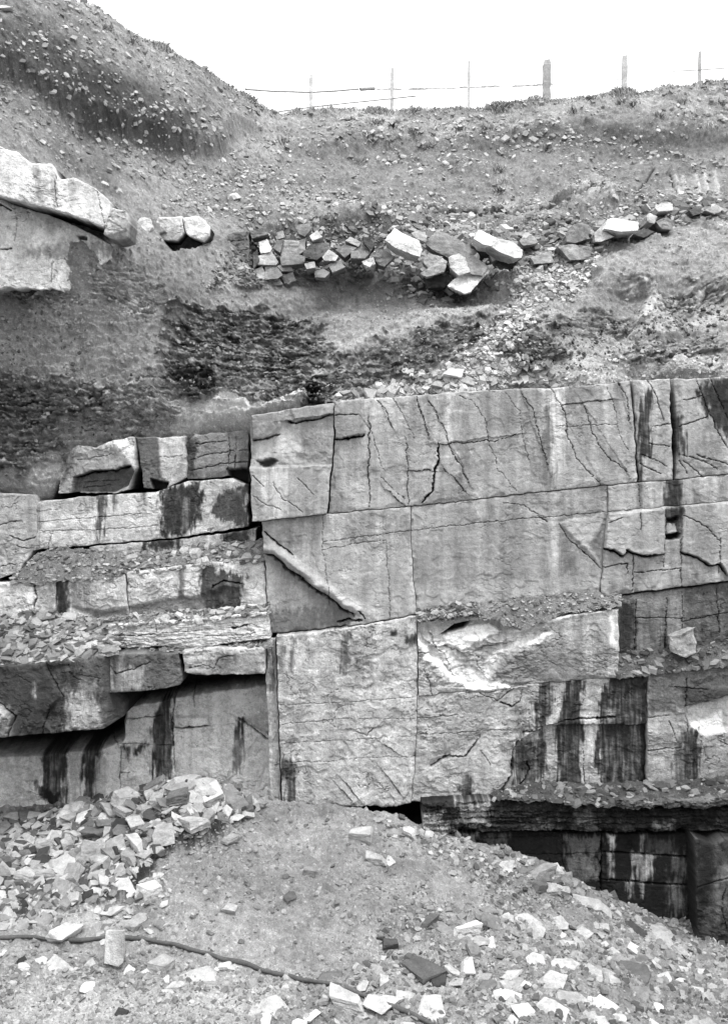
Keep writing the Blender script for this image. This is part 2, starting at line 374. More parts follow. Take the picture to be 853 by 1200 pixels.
def build_hill():
    px = np.concatenate([np.arange(-420, -130, 6.0), np.arange(-130, 985, 1.2), np.arange(985, 1280, 6.0)])
    v1 = np.concatenate([np.linspace(0, 1, 490), np.linspace(1.01, 2.0, 40)])
    ytop = pl(px, EDGE); ybot = 640.0
    # rows: close below the crest, stopping just behind the worked face
    PX = np.broadcast_to(px[None, :], (len(v1), len(px))).copy()
    PY = ytop[None, :] + (ybot - ytop[None, :])*v1[:, None]
    PY = np.where(v1[:, None] > 1, ybot + (v1[:, None]-1)*560, PY)
    Yb = HILL(PX, PY)
    P = W(PX, PY, Yb)
    S = Surf(PX, PY); S.t[:] = 0.60; SH = np.zeros(PX.shape)
    # lie of the ground: rills, hummocks, clods
    S.d += 0.55*fbm(P, 0.22, 3, off=1) + 0.22*fbm(P, 0.7, 4, off=2) + 0.07*fbm(P, (2.6, 2.6, 1.5), 4, off=5)
    cl = fbm(P, 4.2, 3, off=8); S.d -= 0.16*np.clip(cl-0.12, 0, 1)/0.5
    cl2 = fbm(P, 8.5, 2, off=14); S.d -= 0.10*np.clip(cl2-0.15, 0, 1)/0.4
    S.t += 0.09*fbm(P, 0.35, 3, off=20) + 0.08*fbm(P, 1.4, 4, off=23) + 0.10*fbm(P, (7, 7, 9), 3, off=27, gain=0.7)
    S.t += 0.16*np.clip(cl2-0.25, 0, 1)/0.4
    lo = sstep(330, 400, PY)*(0.10*layered(P, 14.0)); S.d -= lo
    # bank of clay that overhangs on the upper left
    bank = [(-120, -80), (60, -10), (130, 40), (235, 100), (290, 150), (250, 185), (200, 176), (130, 156), (60, 122), (0, 78), (-120, 10)]
    S.poly(bank, d=-0.75, soft=7, jag=6, big=14)
    S.poly([(-20, 60), (40, 45), (110, 95), (190, 130), (240, 165), (200, 180), (130, 160), (60, 125), (0, 85)], t=0.40, soft=12, jag=6, big=14, mix=0.8)
    S.poly([(40, 70), (110, 85), (200, 135), (230, 170), (180, 178), (120, 160), (60, 120)], t=0.36, soft=14, jag=6, big=14, mix=0.5)
    S.poly([(30, 160), (140, 190), (140, 240), (90, 205)], t=0.44, soft=10, big=10, mix=0.6)
    # scarp and smooth bank on the right
    S.poly([(330, 175), (470, 165), (600, 158), (700, 150), (870, 160), (960, 150), (960, 226), (853, 228), (700, 225), (560, 232), (440, 238), (330, 215)], d=0.35, t=0.55, soft=7, jag=4, big=10, mix=0.7)
    S.poly([(550, 150), (700, 142), (853, 150), (853, 172), (700, 170), (560, 172)], t=0.46, soft=6, big=10, mix=0.6)  # shading of the scarp painted as a darker band
    S.poly([(780, 195), (850, 192), (850, 225), (785, 225)], t=0.70, soft=5, mix=0.5)
    for x in (795, 803, 818, 828, 840):
        S.bump([(x, 195), (x+4, 226)], 2.5, -0.08, t=0.78)
    S.crack([(770, 185), (755, 205), (747, 222)], 1.6, 0.15, 0.35)
    S.crack([(788, 190), (792, 205), (797, 222)], 1.6, 0.15, 0.35)
    S.crack([(455, 240), (520, 243), (590, 246), (650, 240), (740, 228), (853, 226)], 3, 0.28, 0.4, jag=8)
    S.poly([(650, 236), (690, 206), (705, 208), (735, 230), (720, 243), (680, 250)], d=-0.5, t=0.66, soft=6)
    S.poly([(590, 200), (660, 195), (690, 240), (600, 250), (560, 235)], t=0.66, soft=10, big=10, mix=0.5)
    S.poly([(640, 255), (690, 252), (780, 235), (853, 240), (853, 262), (740, 268), (690, 300), (640, 290)], t=0.48, soft=6, big=8, mix=0.7)
    S.poly([(440, 245), (490, 238), (640, 262), (640, 290), (540, 285), (460, 270)], t=0.55, soft=6, big=8, mix=0.6)
    S.poly([(290, 268), (440, 250), (470, 262), (440, 290), (300, 330)], d=0.25, t=0.36, soft=6, mix=0.7)
    # hollow beneath the tilted slabs, and the pale fans of fine scree
    S.poly([(420, 310), (480, 320), (560, 335), (620, 330), (610, 355), (520, 365), (430, 360), (330, 365), (400, 330)], d=0.35, t=0.52, soft=12, big=8, mix=0.7)
    S.poly([(552, 285), (580, 288), (612, 305), (600, 318), (570, 308)], d=0.5, t=0.14, soft=3)
    S.poly([(460, 300), (500, 310), (560, 330), (540, 345), (480, 335)], d=0.2, t=0.34, soft=8, mix=0.7)
    S.poly([(375, 432), (430, 386), (500, 362), (585, 352), (570, 372), (470, 392), (405, 408)], d=-0.12, t=0.68, soft=6, mix=0.8)
    S.poly([(690, 310), (760, 285), (860, 275), (950, 290), (950, 385), (860, 380), (840, 352), (770, 335), (700, 345)], d=-0.45, t=0.66, soft=9, big=12, mix=0.8)
    S.poly([(800, 385), (830, 350), (870, 320), (870, 390)], d=-0.2, t=0.74, soft=5, mix=0.8)
    S.poly([(560, 450), (585, 405), (620, 345), (700, 330), (690, 350), (640, 395), (690, 420), (740, 440), (740, 452)], t=0.70, soft=6, big=8, mix=0.7)
    S.poly([(80, 290), (150, 280), (240, 300), (235, 350), (200, 400), (190, 480), (140, 500), (110, 440), (90, 380)], d=-0.2, t=0.58, soft=14, big=14, mix=0.7)
    S.poly([(150, 285), (235, 290), (290, 330), (240, 350), (200, 330)], t=0.66, soft=10, big=10, mix=0.5)
    S.poly([(0, 340), (60, 350), (70, 420), (40, 470), (0, 470)], t=0.52, soft=12, big=10, mix=0.6)
    S.t += 0.07*sstep(340, 430, PY)  # lower slope lightened to make up for the little light it gets
    # beds of dark shale breaking through
    fine = fbm(np.stack([P[..., 0]*4, P[..., 1]*4, P[..., 2]*11], -1), 1, 4, gain=0.7, off=61)
    lay = layered(P, 4.0); lay2 = layered(P*np.array([1, 1, 1.9]), 9.0)
    edgy = fbm(np.stack([PX/22., PY/9., 0*PX], -1), 1, 4, gain=0.6, off=91)
    def shale(pts, t, deep, fwd=0.15, soft=5, big=7):
        k = np.zeros(PX.shape)
        x = PX + 5*S.wx + big*S.vx; y = PY + 5*S.wy + big*S.vy
        m = sstep(-soft, soft, poly_sd(x, y, pts) + min(34, 0.55*(max(p[1] for p in pts)-min(p[1] for p in pts)))*edgy)
        t = t + 0.20
        SH[:] += m*(-fwd - 1.1*deep*(0.6*lay + 0.5*lay2))
        hollow = np.clip(-(0.6*lay+0.4*lay2)*1.6 + 0.1, 0, 1)  # relief shading painted in: hollows darker, standing beds lighter
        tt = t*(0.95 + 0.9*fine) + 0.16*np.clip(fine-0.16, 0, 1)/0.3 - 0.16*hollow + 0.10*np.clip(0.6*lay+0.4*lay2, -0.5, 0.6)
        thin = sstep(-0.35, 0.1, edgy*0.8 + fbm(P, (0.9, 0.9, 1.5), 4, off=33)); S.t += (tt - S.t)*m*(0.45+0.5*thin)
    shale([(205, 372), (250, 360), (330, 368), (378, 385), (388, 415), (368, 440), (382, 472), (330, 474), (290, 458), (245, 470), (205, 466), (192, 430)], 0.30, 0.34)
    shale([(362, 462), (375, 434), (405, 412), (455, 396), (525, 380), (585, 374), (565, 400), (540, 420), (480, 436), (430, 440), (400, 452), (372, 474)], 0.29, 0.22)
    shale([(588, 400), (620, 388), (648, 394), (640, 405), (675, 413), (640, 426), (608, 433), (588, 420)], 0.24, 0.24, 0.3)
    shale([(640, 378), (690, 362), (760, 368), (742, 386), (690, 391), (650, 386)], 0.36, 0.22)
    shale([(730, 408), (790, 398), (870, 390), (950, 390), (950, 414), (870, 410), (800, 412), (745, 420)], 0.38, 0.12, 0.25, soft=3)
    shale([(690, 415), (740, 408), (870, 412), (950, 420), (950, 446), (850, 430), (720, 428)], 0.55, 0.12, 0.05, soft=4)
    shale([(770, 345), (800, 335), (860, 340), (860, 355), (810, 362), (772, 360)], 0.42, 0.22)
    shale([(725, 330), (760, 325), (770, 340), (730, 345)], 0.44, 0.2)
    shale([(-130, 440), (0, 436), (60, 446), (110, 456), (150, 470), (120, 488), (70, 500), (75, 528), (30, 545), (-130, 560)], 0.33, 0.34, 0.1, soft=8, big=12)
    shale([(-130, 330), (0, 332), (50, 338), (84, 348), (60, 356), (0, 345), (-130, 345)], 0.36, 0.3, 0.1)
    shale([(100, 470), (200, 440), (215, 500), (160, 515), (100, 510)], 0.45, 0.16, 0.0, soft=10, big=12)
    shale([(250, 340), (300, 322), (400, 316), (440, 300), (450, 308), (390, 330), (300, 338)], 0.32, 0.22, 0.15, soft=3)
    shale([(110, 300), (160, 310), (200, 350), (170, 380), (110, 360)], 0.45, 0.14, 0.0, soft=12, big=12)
    S.poly([(735, 395), (763, 340), (790, 372), (800, 392)], d=-0.25, t=0.74, soft=4)
    S.poly([(770, 442), (793, 414), (820, 432), (850, 438)], d=-0.25, t=0.74, soft=3)
    S.poly([(232, 500), (248, 472), (262, 460), (285, 468), (298, 484), (298, 500)], d=-0.15, t=0.92, soft=5)  # pale gravel cone, tone raised further to make up for weak light
    S.poly([(290, 488), (330, 470), (358, 455), (362, 470), (345, 480)], d=-0.3, t=0.85, soft=4)
    S.poly([(205, 480), (240, 470), (298, 480), (298, 508), (205, 516)], t=0.80, soft=6, big=6, mix=0.8)  # pale gravel, again lightened to offset the dim recess
    hol = sstep(-1.5, 1.5, poly_sd(PX + 2*S.wx, PY + 2*S.wy, [(188, 276), (243, 276), (236, 292), (230, 299), (203, 299), (196, 290)])); SH += 1.3*hol; S.t += (0.20-S.t)*hol*0.8  # hollow under the half-blocks: recessed, and its shade painted into the tone
    S.poly([(356, 448), (385, 446), (386, 470), (362, 472)], t=0.2, soft=8, jag=8, mix=0.8)  # here and next: cavity shade painted flat on the slope, no recess
    S.poly([(205, 440), (250, 436), (255, 450), (208, 452)], t=0.18, soft=6, jag=8, mix=0.75)
    # behind the worked face: shade of the gaps painted in as dark tone
    dk = sstep(-2, 10, PY - np.where(PX < 296, pl(PX, [(-140, 590), (60, 582), (80, 545), (296, 538)]), pl(PX, [(296, 492), (392, 476), (540, 468), (853, 447), (960, 442)])))
    S.t += (0.16 - S.t)*dk
    S.t += 0.05*sstep(40, 0, PY-ytop[None, :])
    nrm = np.array([0, 0.80, -0.60])
    P = P + S.d[..., None]*nrm; P[..., 1] += SH
    V = [P]; T = [S.t]
    # the level land behind the crest
    back = []
    crest = P[0]
    for i, b in enumerate([0.4, 1.0, 2.0, 3.5, 6.0, 10.0]):
        r = crest.copy(); r[:, 1] += b
        # the hill keeps rising a little on the left, level on the right; never above the skyline as seen from the face
        r[:, 2] += 0.04*b + 0.08*fbm(r, 1.1, 3, off=50)
        back.append(r)
    Pall = np.concatenate([np.stack(back[::-1]), P], 0)
    Tall = np.concatenate([np.full((len(back), len(px)), 0.6), S.t], 0)
    n, m = Tall.shape
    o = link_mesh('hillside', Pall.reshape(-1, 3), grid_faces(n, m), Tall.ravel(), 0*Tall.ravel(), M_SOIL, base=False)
    props(o, 'quarry slope of stony clay and dark shale above the rock face', kind='structure')
    keep('hillside', PX, PY, P)
    return crest
CREST = build_hill()

# ------------------------------------------------------------------ quarry floor and the big heap in front
FLOOR = TPS([(-140, 968, 30.3), (0, 966, 30.2), (60, 958, 29.8), (120, 946, 29.4), (200, 918, 28.7), (235, 915, 28.8), (330, 946, 29.6), (400, 950, 29.4), (455, 966, 29.2),
  (520, 985, 28.8), (570, 1004, 28.7), (640, 1028, 28.7), (700, 1052, 29), (760, 1080, 29), (820, 1098, 28.8), (853, 1106, 28.6), (960, 1125, 28.6),
  (0, 1010, 27.4), (100, 1010, 27), (200, 980, 26.9), (300, 1000, 27), (400, 1000, 27.3), (500, 1030, 26.9), (600, 1070, 26.2), (700, 1100, 26), (853, 1150, 25.2), (-140, 1020, 27.4),
  (-140, 1100, 23.6), (0, 1100, 23.6), (150, 1100, 23.7), (300, 1090, 24.2), (450, 1110, 23.9), (600, 1130, 23.6), (700, 1150, 23.4), (960, 1180, 23.4),
  (-140, 1200, 20.6), (0, 1200, 20.6), (200, 1200, 20.6), (426, 1200, 21), (640, 1200, 21.2), (853, 1210, 21.3), (960, 1215, 21.3),
  (-140, 1400, 15.9), (426, 1400, 16), (960, 1400, 16)])

def build_floor():
    px = np.arange(-130, 955, 1.3)
    top = pl(px, [(-140, 955), (60, 940), (130, 931), (200, 913), (240, 911), (330, 936), (455, 952), (560, 985), (700, 1030), (853, 1085), (960, 1105)])
    v = np.linspace(0, 1, 330)**1.0
    PX = np.broadcast_to(px[None, :], (len(v), len(px))).copy()
    PY = top[None, :] + (1400 - top[None, :])*v[:, None]
    Yb = FLOOR(PX, PY); P = W(PX, PY, Yb)
    S = Surf(PX, PY); S.t[:] = 0.625
    S.d += 0.20*fbm(P, 0.5, 3, off=71) + 0.26*fbm(P, 1.5, 4, off=72) + 0.08*fbm(P, 4, 4, off=75, gain=0.7)
    gl = fbm(np.stack([P[..., 0]*0.9 + 0.5*P[..., 1], P[..., 1]*0.25, 0*P[..., 0]], -1), 1, 3, off=79, ridged=True); S.d += 0.10*gl
    c = fbm(P, 5.5, 3, off=81); S.d -= 0.12*np.clip(c-0.12, 0, 1)/0.5
    S.t += 0.10*fbm(P, 0.5, 3, off=85) + 0.12*fbm(P, 2.0, 5, off=86, gain=0.65) + 0.14*np.clip(c-0.25, 0, 1)/0.4
    S.poly([(330, 1000), (400, 990), (440, 1050), (380, 1090), (330, 1050)], t=0.55, soft=14, big=14, mix=0.6)
    S.poly([(180, 1000), (260, 985), (300, 1010), (220, 1030)], t=0.56, soft=12, big=12, mix=0.5)
    S.poly([(70, 1075), (110, 1050), (150, 1060), (160, 1085), (90, 1090)], t=0.76, soft=10, big=10, mix=0.7)
    S.poly([(0, 1150), (330, 1160), (330, 1185), (150, 1195), (-20, 1195)], t=0.76, soft=14, big=10, mix=0.7)
    S.poly([(0, 960), (130, 930), (220, 900), (290, 950), (250, 980), (190, 1000), (160, 1050), (60, 1060), (0, 1070)], t=0.26, soft=8, big=8, mix=0.9)  # shale dirt darkened further, painting shade into the gaps between heap stones
    S.poly([(560, 990), (700, 1045), (853, 1100), (853, 1120), (700, 1070), (560, 1020)], t=0.52, soft=8, big=6, mix=0.6)
    S.poly([(560, 1110), (860, 1140), (860, 1230), (560, 1230)], t=0.55, soft=20, big=20, mix=0.6)
    P[..., 2] -= S.d*0.85; P[..., 1] += S.d*0.4
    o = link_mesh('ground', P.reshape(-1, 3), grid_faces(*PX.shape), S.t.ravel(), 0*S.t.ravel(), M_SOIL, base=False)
    props(o, 'pale stony quarry floor rising into a broad heap of spoil', kind='structure')
    keep('ground', PX, PY, P)
build_floor()
def wide_floor():
    # the rest of the quarry floor, plus unseen slopes behind and beside raised to block low sky
    xs = np.concatenate([np.linspace(-400, -40, 12), np.linspace(-35, 35, 29), np.linspace(40, 400, 12)]); ys = np.concatenate([np.linspace(-300, -100, 6), np.linspace(-90, -20, 15), np.linspace(-15, 60, 30)])
    X, Y = np.meshgrid(xs, ys); P = np.stack([X, Y, 0*X - 2.6], -1); P[..., 2] += 3*fbm(P, 0.05, 4) + np.clip((-25-Y)*0.75, 0, 30) + np.where(Y < 25, np.clip((np.abs(X)-60)*0.6, 0, 25), 0) + np.where(Y < 14, 2.2, 2.2*np.clip((24-Y)/10, 0, 1))
    T = np.full(X.shape, 0.6)
    o = link_mesh('quarry_floor_and_sky_screen', P.reshape(-1, 3), grid_faces(*X.shape), T.ravel(), 0*T.ravel(), M_SOIL, base=False)
    props(o, 'stony quarry floor around the heap, with added unseen slopes cutting low sky', kind='structure')
wide_floor()

# ------------------------------------------------------------------ the worked face, bed by bed
RF = 'beds of the main rock face'
UB = [(290, 612.5), (296, 612), (382, 602.5), (431, 598), (477, 594), (553, 586), (580, 582.5), (658, 574), (736, 566.5), (789, 562), (853, 556), (960, 546)]
UT = [(290, 489), (297, 487), (343, 479), (392, 472), (435, 467), (491, 463.5), (553, 458), (644, 454.5), (708, 450), (739, 446), (853, 442), (960, 437)]
def cut(poly, x0, x1, dy=0.0):
    r = [(x0, float(pl(x0, poly))+dy)] + [(x, y+dy) for x, y in poly if x0 < x < x1] + [(x1, float(pl(x1, poly))+dy)]
    return r

def f_u1(S):
    S.poly([(288, 548), (391, 545), (391, 620), (288, 620)], d=-0.22, soft=1.2, t=0.66, mix=0.6)
    S.poly([(300, 531), (350, 530), (391, 527), (391, 545), (306, 548)], d=0.0, t=0.60, soft=3)
    k = (S.y > 530) & (S.y < 548); S.d += np.where(k, 0.10*S.wx, 0)
    S.poly([(302, 541), (314, 538), (325, 541), (320, 546), (304, 546)], d=0.14, t=0.3, soft=2.5, jag=7)
    S.poly([(295, 486), (326, 482), (328, 500), (318, 511), (296, 515)], d=-0.22, t=0.56, soft=1.5)
    S.crack([(296, 516), (312, 514), (327, 509)], 1.8, 0.3, 0.7)
    S.poly([(331, 496), (348, 504), (356, 524), (330, 530), (300, 530), (300, 520)], d=0.10, t=0.72, soft=8)
    S.crack([(337, 493), (346, 496), (370, 491), (392, 485)], 1.5, 0.25, 0.6, lip=0.1)
    S.poly([(340, 478), (392, 470), (392, 485), (345, 495)], d=-0.08, t=0.56, soft=2)
    for c in ([(320, 565), (330, 582), (356, 600)], [(350, 560), (368, 580)], [(297, 580), (310, 590), (330, 597)], [(298, 557), (310, 570)]):
        S.crack(c, 0.9, 0.12, 0.45)
    S.drip(310, 316, 550, 600, t=0.75, wet=0); S.drip(352, 372, 553, 600, t=0.56, wet=0, mix=0.6)
    S.drip(320, 340, 553, 600, t=0.78, wet=0, mix=0.7)
block('rock_block', 'top left block of the main face, split by a rubbly ledge', cut(UT, 296, 391), cut(UB, 297, 384, -0.5), left=[(294, 489), (294, 548), (297, 611)], right=[(391, 472), (391, 515), (385, 581), (383, 601)], Y=29.95, tone=0.62, feats=f_u1, seed=1, skin=0.4, group=RF, thick=2.2)

def f_u2(S):
    S.poly([(388, 470), (422, 467), (426, 510), (392, 514)], d=-0.16, t=0.57, soft=1.5)
    S.crack([(391, 515), (410, 513), (428, 510)], 1.8, 0.35, 0.7)
    S.crack([(391, 487), (420, 486)], 1.2, 0.18, 0.5)
    C = [[(421, 486), (435, 507), (449, 552)], [(433, 489), (432, 540), (433, 595)], [(442, 468), (452, 482), (461, 503)], [(459, 466), (473, 486), (486, 514)],
         [(489, 465), (491, 475), (502, 510)], [(503, 470), (523, 507), (531, 535), (551, 567)], [(538, 463), (553, 469), (567, 490), (574, 521), (585, 553), (606, 576)],
         [(512, 520), (553, 518), (580, 517), (604, 509)], [(479, 552), (512, 552)], [(445, 560), (473, 584)], [(455, 575), (476, 594)], [(476, 514), (478, 560), (478, 594)],
         [(592, 460), (609, 483), (611, 511), (620, 539)], [(611, 461), (625, 483), (634, 521), (641, 546)], [(644, 455), (662, 483), (665, 511), (676, 539), (704, 567)],
         [(711, 455), (722, 483), (724, 507), (736, 528)], [(685, 476), (694, 507), (708, 532), (734, 553)], [(658, 474), (690, 471), (718, 469)], [(651, 500), (690, 499), (722, 497)],
         [(725, 449), (735, 469), (737, 493)], [(520, 548), (545, 575)], [(592, 470), (600, 480)], [(395, 545), (415, 562), (430, 590)], [(575, 463), (580, 485)], [(465, 503), (467, 520)], [(690, 540), (712, 560)], [(676, 545), (700, 566)], [(630, 480), (640, 510)], [(405, 520), (408, 560)]]
    for i, c in enumerate(C[:21]):
        S.crack(c, (0.55, 0.8, 1.1)[i % 3], (0.10, 0.16, 0.26)[(i*5) % 3], (0.32, 0.42, 0.55)[(i*7) % 3], lip=(0.0, 0.05, 0.03)[i % 3], jag=4.5)
    S.crack([(513, 519), (514, 542), (509, 552), (507, 574), (494, 590)], 1.7, 0.35, 0.65, lip=0.08)
    S.drip(647, 660, 462, 572, t=0.78, wet=0, mix=0.8); S.drip(634, 645, 478, 562, t=0.40, wet=0.2, mix=0.8, top=(640, 645))
    S.drip(610, 634, 455, 570, t=0.50, wet=0, mix=0.5, soft=6); S.drip(545, 610, 458, 520, t=0.53, wet=0, mix=0.5, soft=8)
    S.drip(430, 475, 470, 590, t=0.69, wet=0, mix=0.45, soft=8); S.drip(668, 700, 470, 565, t=0.69, wet=0, mix=0.4, soft=8)
    S.poly([(392, 560), (440, 565), (478, 592), (395, 602)], t=0.70, soft=8, mix=0.5)
    S.poly([(480, 555), (737, 540), (737, 566), (480, 594)], t=0.66, soft=10, mix=0.4)
block('rock_block', 'long top course of the main face scored by slanting cracks', cut(UT, 391, 738), cut(UB, 384, 747, -0.5), left=[(392, 472), (393, 515), (387, 581), (385, 601)], right=[(738, 446), (743, 500), (746, 565)], Y=30.03, tone=0.63, feats=f_u2, seed=2, skin=0.4, group=RF, thick=2.2)

def f_u3(S):
    S.drip(749, 764, 460, 528, t=0.24, wet=0.4, top=(752, 762)); S.drip(747, 753, 520, 566, t=0.25, wet=0.4)
    for c in ([(757, 441), (771, 469), (778, 493)], [(750, 532), (765, 538), (781, 546)], [(750, 543), (775, 556)], [(765, 500), (785, 497)], [(760, 520), (785, 523)]):
        S.crack(c, 1.0, 0.22, 0.55)
    S.drip(772, 786, 440, 560, t=0.58, wet=0, mix=0.6)
block('rock_block', 'narrow top course block between two dark vertical joints', cut(UT, 741, 786), cut(UB, 749, 787, -0.5), left=[(741, 446), (746, 500), (749, 565)], right=[(785, 444), (786, 500), (788, 562)], Y=30.0, tone=0.66, feats=f_u3, seed=3, skin=0.4, group=RF, thick=2.2)

def f_u4(S):
    S.poly([(815, 458), (835, 446), (856, 440), (960, 440), (960, 520), (856, 514), (840, 502), (828, 482)], t=0.26, wet=0.3, soft=3, jag=6)
    S.drip(792, 802, 490, 530, t=0.2, wet=0.4)
    for c in ([(815, 444), (831, 483), (841, 507), (853, 525)], [(830, 440), (848, 480), (856, 500)], [(796, 532), (825, 540), (840, 550)], [(800, 540), (823, 558)], [(796, 540), (806, 555)], [(815, 532), (853, 545)], [(795, 500), (830, 488)], [(800, 470), (828, 462)]):
        S.crack(c, 1.0, 0.22, 0.55)
block('rock_block', 'top course block at the right edge under a dark stained corner', cut(UT, 791, 955), cut(UB, 792, 955, -0.5), left=[(789, 443), (793, 480), (793, 520), (792, 561)], Y=30.0, tone=0.64, feats=f_u4, seed=4, skin=0.4, group=RF, thick=2.2)

MB_ = [(310, 746), (318, 745), (364, 741), (403, 735), (431, 731), (487, 721), (526, 714), (553, 711), (634, 702), (704, 697), (708, 700), (853, 682), (960, 668)]
MS = [(300, 640), (378, 633), (449, 626), (580, 610.5), (644, 606), (708, 600), (853, 587), (960, 578)]
def f_m1(S):
    curve = [(306, 648), (320, 650), (330, 658), (338, 667), (354, 677), (370, 690), (384, 698), (400, 712), (416, 720)]
    S.poly(curve + [(404, 738), (317, 752), (300, 752)], d=0.30, t=0.60, soft=1.6, jag=2.5)
    S.bump([(x+3, y-5) for x, y in curve], 4.2, -0.11, t=0.60, jag=4)
    S.bump([(x+4, y-9) for x, y in curve[1:]], 5.0, -0.03, t=0.64, jag=5)
    S.crack([(x-1, y+2) for x, y in curve], 2.4, 0.26, 0.5, jag=4)
    S.poly([(x, y+2) for x, y in curve] + [(x-6, y+13) for x, y in curve[::-1]], t=0.50, soft=4, mix=0.8)  # shade under the rib painted as a darker strip
    S.poly([(308, 668), (330, 676), (350, 692), (340, 708), (310, 708)], t=0.68, soft=8, mix=0.6)
    S.poly([(310, 716), (405, 716), (412, 735), (314, 748)], t=0.46, soft=4, mix=0.9)
    S.crack([(309, 624), (322, 634), (343, 651)], 1.4, 0.22, 0.6, lip=-0.1)
    S.crack([(396, 731), (408, 728), (424, 727)], 2.2, 0.4, 0.8)
    S.crack([(420, 715), (428, 726)], 1.4, 0.25, 0.7)
    for c in ([(378, 602), (378, 640), (385, 690), (386, 712)], [(452, 637), (456, 690), (457, 727)], [(378, 635), (449, 626), (481, 622)], [(380, 644), (420, 636), (452, 634)]):
        S.crack(c, 0.75, 0.10, 0.4)
    S.poly([(384, 640), (480, 630), (485, 720), (430, 728), (388, 690)], t=0.67, soft=6, mix=0.6)
    S.poly([(384, 640), (400, 640), (398, 680), (386, 690)], t=0.55, soft=6, mix=0.6)
block('rock_block', 'middle course block with a curved overhanging rib across its corner', cut(UB, 307, 481.2, 0.5), cut(MB_, 317, 487.6, -0.7), left=[(307, 611), (312, 705), (317, 744)], right=[(480.8, 594), (481.6, 640), (487.6, 720)], Y=29.98, tone=0.64, feats=f_m1, seed=5, skin=0.4, group=RF, thick=2.2)

def f_m2(S):
    S.crack([(482, 622), (580, 610.5), (644, 606), (712, 600)], 0.8, 0.10, 0.4)
    S.crack([(590, 589), (612, 592), (640, 607)], 0.8, 0.1, 0.4); S.crack([(630, 604), (642, 612)], 1.0, 0.2, 0.6)
    S.poly([(486, 628), (640, 612), (640, 672), (600, 690), (487, 690)], t=0.56, soft=9, mix=0.75, big=8)
    S.drip(644, 656, 604, 690, t=0.70, wet=0, mix=0.7, soft=4); S.drip(656, 668, 612, 680, t=0.48, wet=0, mix=0.7, soft=4)
    S.poly([(487, 694), (560, 682), (640, 676), (705, 672), (704, 698), (560, 710), (487, 720)], t=0.68, soft=6, mix=0.6)
    S.poly([(655, 612), (708, 602), (704, 664)], d=-0.04, t=0.68, soft=2, jag=5); S.crack([(655, 612), (664, 630), (687, 650), (704, 666)], 0.9, 0.15, 0.5)
    S.poly([(690, 640), (706, 616), (704, 662)], d=0.08, t=0.52, soft=4, jag=5)
    S.drip(555, 566, 590, 690, t=0.64, wet=0, mix=0.5, soft=5); S.drip(575, 582, 625, 690, t=0.66, wet=0, mix=0.5, soft=5)
    S.poly([(486, 596), (560, 588), (580, 608), (486, 622)], t=0.64, soft=4, mix=0.5)
    for x in (520, 545, 590, 615): S.drip(x, x+9, 600, 690, t=0.62, wet=0, mix=0.4, soft=4)
block('rock_block', 'broad smooth middle course block with faint vertical streaks', cut(UB, 481.6, 711, 0.5), cut(MB_, 488, 703, -0.7), left=[(481.2, 594), (482, 640), (488, 720)], right=[(712, 569), (712, 602), (702, 697)], Y=30.07, tone=0.61, feats=f_m2, seed=6, skin=0.4, group=RF, thick=2.2)

def f_m3(S):
    S.drip(778, 798, 562, 600, t=0.22, wet=0.4); S.drip(746, 752, 565, 600, t=0.42, wet=0.1)
    S.crack([(748, 565), (749, 597)], 0.8, 0.15, 0.5)
    S.drip(800, 812, 562, 590, t=0.70, wet=0, mix=0.5)
block('rock_block', 'thin middle course slab under the top right blocks', cut(UB, 713, 955, 0.5), cut(MS, 713, 955, -0.3), Y=30.0, tone=0.64, feats=f_m3, seed=7, skin=0.4, group=RF, thick=2.2)

def f_m4(S):
    cav = [(706, 643), (718, 645), (729, 652), (734, 645), (745, 650), (753, 652), (776, 650)]
    S.poly([(709, 602), (778, 596)] + cav[::-1], d=-0.16, t=0.64, soft=1.2)
    S.crack(cav, 2.1, 0.4, 0.8, jag=2)
    cav2 = [(797, 647), (817, 654), (831, 664), (843, 661), (851, 674)]
    S.poly([(797, 592), (960, 580), (960, 680), (851, 674)] + cav2[::-1], d=-0.12, t=0.62, soft=1.2)
    S.crack(cav2, 1.9, 0.35, 0.8, jag=2)
    S.poly([(780, 607), (795, 606), (795, 632), (780, 632)], d=0.14, t=0.45, soft=2, jag=6)
    S.poly([(780, 626), (795, 625), (795, 631), (780, 632)], d=0.25, t=0.2, soft=1.2, jag=5); S.poly([(780, 608), (795, 606), (795, 610), (780, 612)], d=0.15, t=0.25, soft=1.2, jag=5)
    S.poly([(781, 614), (793, 613), (793, 624), (781, 625)], d=-0.1, t=0.62, soft=1)
    for c in ([(742, 650), (741, 694)], [(778, 601), (777, 666)], [(797, 612), (798, 687)], [(843, 630), (842, 672)], [(743, 671), (796, 666)], [(707, 665), (735, 660), (735, 672)], [(748, 600), (749, 622)], [(712, 612), (728, 606)], [(800, 604), (820, 612), (843, 634)]):
        S.crack(c, 1.0, 0.2, 0.55)
    S.drip(777, 800, 598, 614, t=0.24, wet=0.4); S.drip(796, 812, 660, 690, t=0.5, wet=0.1, mix=0.5)
    S.poly([(806, 612), (825, 612), (838, 640), (830, 655), (812, 650)], t=0.55, soft=5, mix=0.6)
block('rock_block', 'cracked middle course block at the right with jagged open fissures', cut(MS, 713, 955, 0.3), cut(MB_, 704, 955, -1.2), left=[(712, 602), (708, 645), (704, 698)], Y=30.0, tone=0.62, feats=f_m4, seed=8, skin=0.4, group=RF, thick=2.2)

